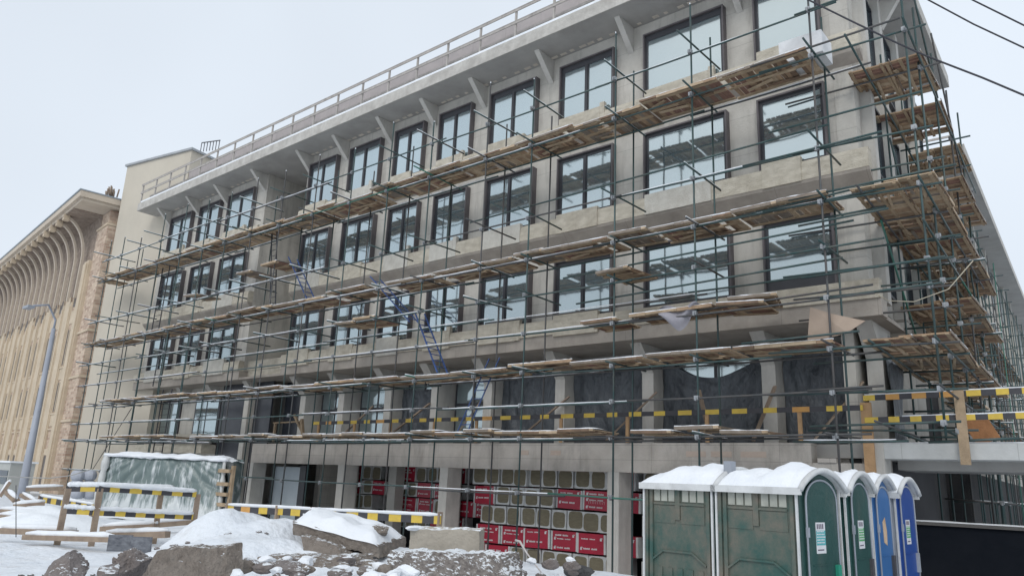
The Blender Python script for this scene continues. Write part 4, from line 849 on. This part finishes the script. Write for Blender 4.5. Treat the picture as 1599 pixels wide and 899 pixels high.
# ------------------------------------------------------------------ rubble
M_rock = mat('grey_rock', (.25, .225, .215), (.15, .13, .125), 4, .9, .6, 22, coord='obj', bdist=.12, snow=.16, stain=(.30, .24, .20), stain_scale=2)
M_slabr = mat('broken_concrete', (.29, .25, .215), (.185, .155, .13), 7, .92, .7, 30, coord='obj', bdist=.1, snow=.12, stain=(.36, .33, .29), stain_amt=.5, stain_scale=3)
M_agg = mat('exposed_aggregate', (.30, .27, .245), (.15, .13, .12), 16, .9, 1.0, 30, coord='obj', snow=.42, detail=3)
M_block = mat('pale_block_concrete', (.42, .38, .32), (.33, .295, .245), 2.2, .9, .25, 16, coord='obj', snow=.1)
def rock(c, size, seed, mt, label, name='boulder', cat='rock', grp=None, cuts=7, rough=.12, rz=0):
    random.seed(seed); bm = bmesh.new(); bmesh.ops.create_icosphere(bm, subdivisions=5 if size[0] > .2 else 3, radius=1)
    pl = [(Vector((random.uniform(-1, 1), random.uniform(-1, 1), random.uniform(-.6, 1))).normalized(), random.uniform(.55, .82)) for _ in range(cuts)]
    for v in bm.verts:
        for n_, d in pl:
            k = v.co.dot(n_)
            if k > d: v.co -= n_*(k-d)
        v.co *= 1+rough*noise.noise(v.co*2.2+Vector((seed, 0, 0)))+rough*.5*noise.noise(v.co*6+Vector((seed, 3, 0)))+rough*.3*noise.noise(v.co*17)
        v.co.x *= size[0]; v.co.y *= size[1]; v.co.z *= size[2]
    me = bpy.data.meshes.new(name); bm.to_mesh(me); bm.free(); me.materials.append(mt)
    o = bpy.data.objects.new(name, me); COL.objects.link(o); o.location = c; o.rotation_euler = (0, 0, rz); tag(o, label, cat, grp); return o
def slab(name, pts, th, mt, label, rough=.02, cat='concrete slab', div=10, seed=0):
    """broken slab: quadrilateral face (4 corners) with thickness vector th, subdivided and roughened, edges irregular"""
    a, b, c_, d_ = [Vector(p) for p in pts]; th = Vector(th); n = div*3; m = MB(); m.smooth = False; cen = (a+b+c_+d_)/4
    def sf(f, g_):
        def F(i, j):
            p = f(i, j); q = noise.noise_vector(p*3.5+Vector((seed, 0, 0)))*rough+noise.noise_vector(p*11)*rough*.5+noise.noise_vector(p*27)*rough*.28; return p+q-cen
        return F
    q = lambda i, j: a.lerp(b, i).lerp(d_.lerp(c_, i), j)
    m.grid(sf(q, 0), n*2, n, False); m.grid(sf(lambda i, j: q(i, j)+th, 0), n*2, n, False)
    for (p0, p1) in ((a, b), (b, c_), (c_, d_), (d_, a)): m.grid(sf(lambda i, j, p0=p0, p1=p1: p0.lerp(p1, i)+th*j, 0), n*2, 14, False)
    o = m.build(name, mt); o.location = cen; bm = bmesh.new(); bm.from_mesh(o.data); bmesh.ops.remove_doubles(bm, verts=bm.verts, dist=.0015); bmesh.ops.recalc_face_normals(bm, faces=bm.faces); bm.to_mesh(o.data); bm.free()
    tag(o, label, cat); return o
V = lambda *a: Vector(a)
slab('broken_slab', (at(243, 857, 11.6), at(357, 853, 11.8), at(350, 930, 11.5), at(205, 935, 11.3)), V(-.12, .3, .02), M_slabr, 'upright brown piece of broken concrete slab in the bottom left foreground', .035, seed=3)
o = rock(at(106, 892, 12.3), (.30, .3, .27), 5, M_rock, 'rounded grey boulder at the bottom left corner', cuts=9)
rock(at(208, 882, 12.6), (.34, .3, .30), 8, M_rock, 'craggy grey brown boulder beside the upright brown slab', cuts=11, rough=.2)
rock(at(170, 893, 12.1), (.16, .16, .13), 9, M_rock, 'small brown stone between the two boulders', 'stone')
# tilted slab on the heap with thick snow
a, b, c_, d_ = at(458, 814, 15.6), at(592, 850, 14.6), at(634, 838, 16.0), at(480, 800, 17.0)
TSL = slab('tilted_slab', (a, b, c_, d_), V(0, .04, -.24), M_slabr, 'big tilted concrete slab lying on the heap under thick snow', .04, seed=8)
m = MB(); m.grid(lambda i, j: a.lerp(b, i).lerp(d_.lerp(c_, i), j)+V(0, -.03*(1-j), -.05+.25*min(1, min(i, 1-i)*7+.1, min(j, 1-j)*5+.15)*(1+.4*nz3(i*5, j*4, 6))), 34, 20); o = m.build('snow', M_snow); o.parent = TSL; o.matrix_parent_inverse = TSL.matrix_basis.inverted()
slab('leaning_slab', (at(470, 835, 15.3), at(520, 850, 14.9), at(545, 880, 14.6), at(478, 868, 15.0)), V(-.05, .3, 0), M_slabr, 'brown slab edge tucked under the big tilted slab', .03, seed=12)
slab('concrete_block', (at(640, 824, 13.8), at(748, 828, 13.5), at(748, 862, 13.5), at(640, 856, 13.8)), V(-.25, .42, .02), M_block, 'pale rectangular concrete block on top of the rubble', .018, 'concrete block', seed=2)
rock(at(648, 824, 13.8), (.10, .2, .045), 77, M_snow, 'lump of snow stuck on the left end of the pale block', 'snow_lump', 'snow', cuts=2)
slab('aggregate_slab', (at(610, 862, 12.2), at(782, 866, 11.9), at(800, 925, 11.6), at(600, 925, 11.9)), V(-.1, .5, .02), M_agg, 'dark broken slab with exposed gravel face below the pale block', .05, 'concrete slab', 14, 5)
slab('flat_slab', (at(400, 868, 13.2), at(552, 868, 13.2), at(550, 884, 13.0), at(405, 885, 13.0)), V(-.05, .5, .02), M_slabr, 'thin grey slab lying level below the snow heap', .04, 'concrete slab', 10, 15)
random.seed(90)
for i in range(46):
    u = random.uniform(360, 640); v = random.uniform(872, 905); d = 12.6-(v-872)*.03; s = random.uniform(.05, .16)
    rock(at(u, v, d), (s*1.3, s, s*.7), 100+i, random.choice([M_rock, M_slabr, M_snow, M_rock]), 'lump of broken concrete rubble at the foot of the snow heap', 'rubble_piece', 'rubble', 'small rubble at the foot of the heap', cuts=5, rz=random.random()*3)
for i in range(26):
    u = random.uniform(20, 420); v = random.uniform(868, 897) if u < 240 else random.uniform(815, 870); p = at(u, v, 14.5 if u < 240 else 16.2); p.z = gz(p.x, p.y)+.01; s = random.uniform(.02, .05)
    rock(p, (s*1.5, s, s*.6), 500+i, M_rock, 'tiny dark stone lying on the trodden snow in the left foreground', 'pebble', 'stone', 'small stones scattered on the snow', cuts=4)
for i in range(14):
    u = random.uniform(775, 900); v = random.uniform(872, 900); s = random.uniform(.05, .12)
    rock(at(u, v, 12.9), (s*1.4, s, s*.8), 300+i, random.choice([M_rock, M_rock, M_snow]), 'lump of rubble between the gravel slab and the leftmost toilet', 'rubble_piece', 'rubble', 'small rubble left of the toilets', cuts=5)
rock(at(905, 893, 13.2), (.25, .25, .12), 401, mat('wet_black_scrap', (.03, .03, .032), (.1, .1, .1), 6, .6, .5), 'black tangled scrap on the snow left of the toilets', 'scrap_heap', 'scrap')
m = MB(); m.tube([at(805, 843, 14.2), at(812, 845, 14.1), at(822, 862, 13.8), at(845, 893, 13.4)], [.022, .022, .014, .012], 7); tag(m.build('bent_rod', mat('snowy_rod', (.60, .60, .61), (.5, .45, .42), 4)), 'bent pale rod with a hooked top sticking out of the snow', 'rod')
m = MB(); m.bar(at(775, 868, 14), at(800, 872, 13.8), .05, .04); tag(m.build('loose_stick', M_batten), 'short pinkish stick in the snow below the red packs', 'stick')
rock(at(590, 826, 15.3), (.35, .22, .12), 55, M_slabr, 'flat stone poking out of the snow on the tilted slab', 'stone')
rock(at(357, 858, 15.5), (.3, .2, .1), 56, M_rock, 'dark stones half buried on the flank of the snow heap', 'stone')
# ------------------------------------------------------------------ street lamp
LP = empty('street_lamp', at(32, 780, 46.6)); tag(LP, 'tall grey street lamp post with an outreach arm, left of the scaffold', 'street lamp')
lb = at(32, 780, 46.6); lt = at(84, 512, 46.6); lt = Vector((lb.x-.1, lb.y, lt.z)); 
m = MB(); m.tube([lb+V(0, 0, -.3), lb.lerp(lt, .12), lt], [.21, .20, .10], 14); part(m, 'pole', mat('lamp_steel', (.36, .385, .44), (.30, .32, .37), 1, .45, .03), LP)
hd = at(45, 481, 46.0); m = MB(); m.tube([lt, lt+V(0, 0, .45), lt.lerp(hd, .35)+V(0, 0, .9), hd+V(.3, .1, .12)], .055, 8); part(m, 'arm', MATS['lamp_steel'], LP)
m = MB(); m.box(hd.x-.45, hd.x+.35, hd.y-.16, hd.y+.16, hd.z-.02, hd.z+.12); part(m, 'lamp_head', M_grey, LP)
# low cable between posts at left, overhead wires at right
m = MB(); m.tube([at(-5, 743, 28), at(40, 745, 28), at(78, 746, 28), at(110, 742, 28), at(140, 733, 28)], .018, 6); tag(m.build('cable', mat('pale_cable', (.45, .44, .42))), 'low sagging cable strung past the lamp post', 'cable')
m = MB(); m.tube([at(25, 757, 18), at(25, 838, 18)], .008, 5); tag(m.build('thin_rod', M_blk), 'thin dark rod standing in the snow at the left edge', 'rod')
for i, (L, lb) in enumerate((([(1380, -36), (1449, 0), (1520, 38), (1599, 75), (1680, 112)], 'middle overhead wire crossing the sky at the top right'), ([(1440, -42), (1518, 0), (1599, 40), (1680, 80)], 'highest overhead wire in the top right corner'),
        ([(1180, -42), (1262, 0), (1333, 35), (1400, 67), (1433, 82), (1470, 97), (1535, 122), (1599, 149), (1680, 180)], 'lowest overhead wire passing in front of the roof corner'))):
    m = MB(); m.tube([at(u, v, 14) for u, v in L], .014 if i < 2 else .017, 6); tag(m.build('overhead_wire', mat('black_wire', (.05, .05, .06))), lb, 'wire', 'overhead wires')
# ------------------------------------------------------------------ beige block
BG = empty('beige_block', (-47, 3, -2)); tag(BG, 'tall plain beige rendered building end between the old arcade and the scaffold', 'building')
e1 = V(-.98, -.19, 0).normalized(); e2 = V(-e1.y, e1.x, 0)*-1; e2 = V(.19, -.98, 0)*-1; e2 = V(-.19, .98, 0)
a = V(-43.7, .25, 0); b = V(-49.95, -.96, 0); m = MB(); m.prism([a+V(0, 0, -3), b+V(0, 0, -3), b+e2*14+V(0, 0, -3), a+e2*14+V(0, 0, -3)], (0, 0, 22.3)); part(m, 'wall', M_beige, BG)
m = MB(); m.prism([a+e2*-.12+e1*-.12+V(0, 0, 19.302), b+e2*-.12+e1*.1+V(0, 0, 19.302), b+e2*14+V(0, 0, 19.302), a+e2*14+V(0, 0, 19.302)], (0, 0, .14)); part(m, 'coping', M_greywood and mat('coping_metal', (.38, .40, .42), None, 2, .6, 0), BG)
RL = empty('roof_balustrade', a+V(0, 0, 19.4)); tag(RL, 'small dark balustrade on top of the beige block', 'railing')
m = MB(); pa = a+e2*.6+V(.0, 0, 19.44)
for k in range(7): m.bar(pa+V(.22*k, .08*k, 0), pa+V(.22*k, .08*k, .6), .035)
part(m, 'baluster', M_black_metal, RL); m = MB(); m.bar(pa+V(0, 0, .62), pa+V(1.35, .5, .62), .05); part(m, 'top_rail', M_black_metal, RL)
# ------------------------------------------------------------------ old arcaded building
OA = V(-50.55, -1.2, 0); od = V(-.993, .115, 0).normalized(); on = V(-.115, -.993, 0).normalized()
OB = empty('arcaded_building', (OA.x, OA.y, -2), math.atan2(od.y, od.x)); tag(OB, 'old pale stone building with curved ribs under its cornice and brick corner', 'building')
# local frame: x along facade (to the left), y = -outward, z up ; origin z = -2
def ob(mb, name, mats): return mb.build(name, mats, OB)
LO = 48; ZC = 18.95
sgn = -1 if (Matrix.Rotation(math.atan2(od.y, od.x), 3, 'Z') @ V(0, 1, 0)).dot(on) < 0 else 1    # outward direction in local y
def Y(v): return v*sgn
def obox(m, x0, x1, o0, o1, z0, z1): m.box(x0, x1, min(Y(o0), Y(o1)), max(Y(o0), Y(o1)), z0, z1)
m = MB(); obox(m, .2, LO, -10, 0, -1, ZC-.6); ob(m, 'wall', M_brick)
m = MB(); obox(m, 1.9, LO, .004, .03, 13.3, ZC-.56); obox(m, 1.9, LO, .031, 1.8, ZC-.60, ZC-.56); ob(m, 'rib_recess_shade', mat('carved_stone_painted_shade', (.20, .155, .125), (.36, .29, .235), 3.5, .9, .6, 12, coord='obj', detail=4))  # dark brown tone paints in the shadow between and behind the ribs
m = MB(); obox(m, 2.0, 3.0, .003, .32, -1, 15.2); obox(m, 2.15, 2.85, .32, .42, -1, 15); ob(m, 'pilaster', M_stone)
m = MB(); obox(m, -.25, 2.0, -10, .12, -1, 17.2); ob(m, 'corner_pier', M_brick)
m = MB()
for z in (4.6, 7.3, 10.2, 17.2): m = MB(); obox(m, -.3, 2.06, -10.1, .2, z, z+.14); ob(m, 'string_course', M_stone)
m = MB(); obox(m, -.4, LO, -10, 2.05, ZC-.35, ZC+.05); obox(m, -.25, LO, -9, 1.85, ZC-.55, ZC-.352); ob(m, 'cornice', mat('cornice_stone', (.56, .485, .395), (.48, .41, .33), 1, .85, .1))
m = MB(); obox(m, -.45, LO, -10, 2.12, ZC+.052, ZC+.12); ob(m, 'roof_edge', mat('grey_flashing', (.30, .35, .40), None, 1, .5, 0))
def rib(x, w_):
    m = MB(); obox(m, x, x+w_, .003, .10, -1, 12.9); obox(m, x+.12, x+w_-.12, .10, .16, -1, 12.6)
    ob(m, 'pilaster', M_stone)
    pts_o = []; pts_i = []; n = 12; R0 = 1.75
    for k in range(n+1):
        a_ = pi/2*k/n; pts_o.append((x+w_*.25, Y(1.95-1.55*cos(a_)), 15.6+2.6*sin(a_))); pts_i.append((x+w_*.25, Y(1.95-1.70*cos(a_)), 15.6+2.76*sin(a_)))
    low_o = (x+w_*.25, Y(.4), 12.9); low_i = (x+w_*.25, Y(.25), 12.9)
    poly = [low_o]+pts_o+pts_i[::-1]+[low_i]; vs = []
    m = MB()
    pts = [low_i]+pts_i; pto = [low_o]+pts_o; W_ = w_*.42
    for k in range(len(pts)-1):
        q = [Vector(pts[k]), Vector(pto[k]), Vector(pto[k+1]), Vector(pts[k+1])]
        m.prism(q, (W_, 0, 0))
    ob(m, 'arched_rib', MATS['cornice_stone'])
    m = MB(); obox(m, x+.1, x+w_-.05, 1.55, 1.9, ZC-.95, ZC-.552); ob(m, 'cornice_block', M_stone)
xs = []; x = 3.6
while x < 44: xs.append(x); rib(x, .56); x += 1.8
for i, x in enumerate(xs[:-1]):
    a, b = x+.562, x+1.798
    if i % 3 == 1: m = MB(); obox(m, a, b, .002, .07, -1, 13.3); ob(m, 'spandrel', M_stone); continue
    m = MB(); obox(m, a, b, .003, .05, 2.6, 3.0); obox(m, a, b, .003, .04, 4.45, 5.3); obox(m, a, b, .003, .04, 7.5, 8.35); obox(m, a, b, .003, .04, 11.3, 12.2); obox(m, a, b, .041, .09, 5.2, 5.3); obox(m, a, b, .041, .09, 8.25, 8.35); obox(m, a, b, .003, .08, 4.2, 4.3)
    for k in (a, b-.14): obox(m, k, k+.14, .003, .06, -1, 2.6); obox(m, k, k+.14, .003, .045, 5.3, 7.5); obox(m, k, k+.14, .003, .045, 8.35, 11.3); obox(m, k, k+.14, .003, .045, 12.2, 15)
    obox(m, (a+b)/2-.05, (a+b)/2+.05, .003, .05, 5.3, 7.3); obox(m, (a+b)/2-.05, (a+b)/2+.05, .003, .05, 8.35, 10.9); ob(m, 'spandrel', M_stone)
    for z0, z1 in ((.3, 2.55), (5.4, 7.3), (8.5, 10.9), (12.5, 14.8)):
        m = MB(); obox(m, a+.15, b-.15, .002, .02, z0, z1); ob(m, 'window', mat('dark_old_window', (.07, .055, .05), (.11, .09, .08), 2, .4, 0))
C3 = at(176, 297, 54); m = MB()
for k in range(16): q = V(random.uniform(-.5, .5), random.uniform(-.3, .3), 0); m.tube([C3+q+V(0, 0, -.5), C3+q*1.3+V(random.uniform(-.2, .2), 0, random.uniform(-.1, .25))], .05, 5)
tag(m.build('snowy_bush', M_greywood), 'small snowy twiggy clump on the old cornice beside the beige block', 'plant')
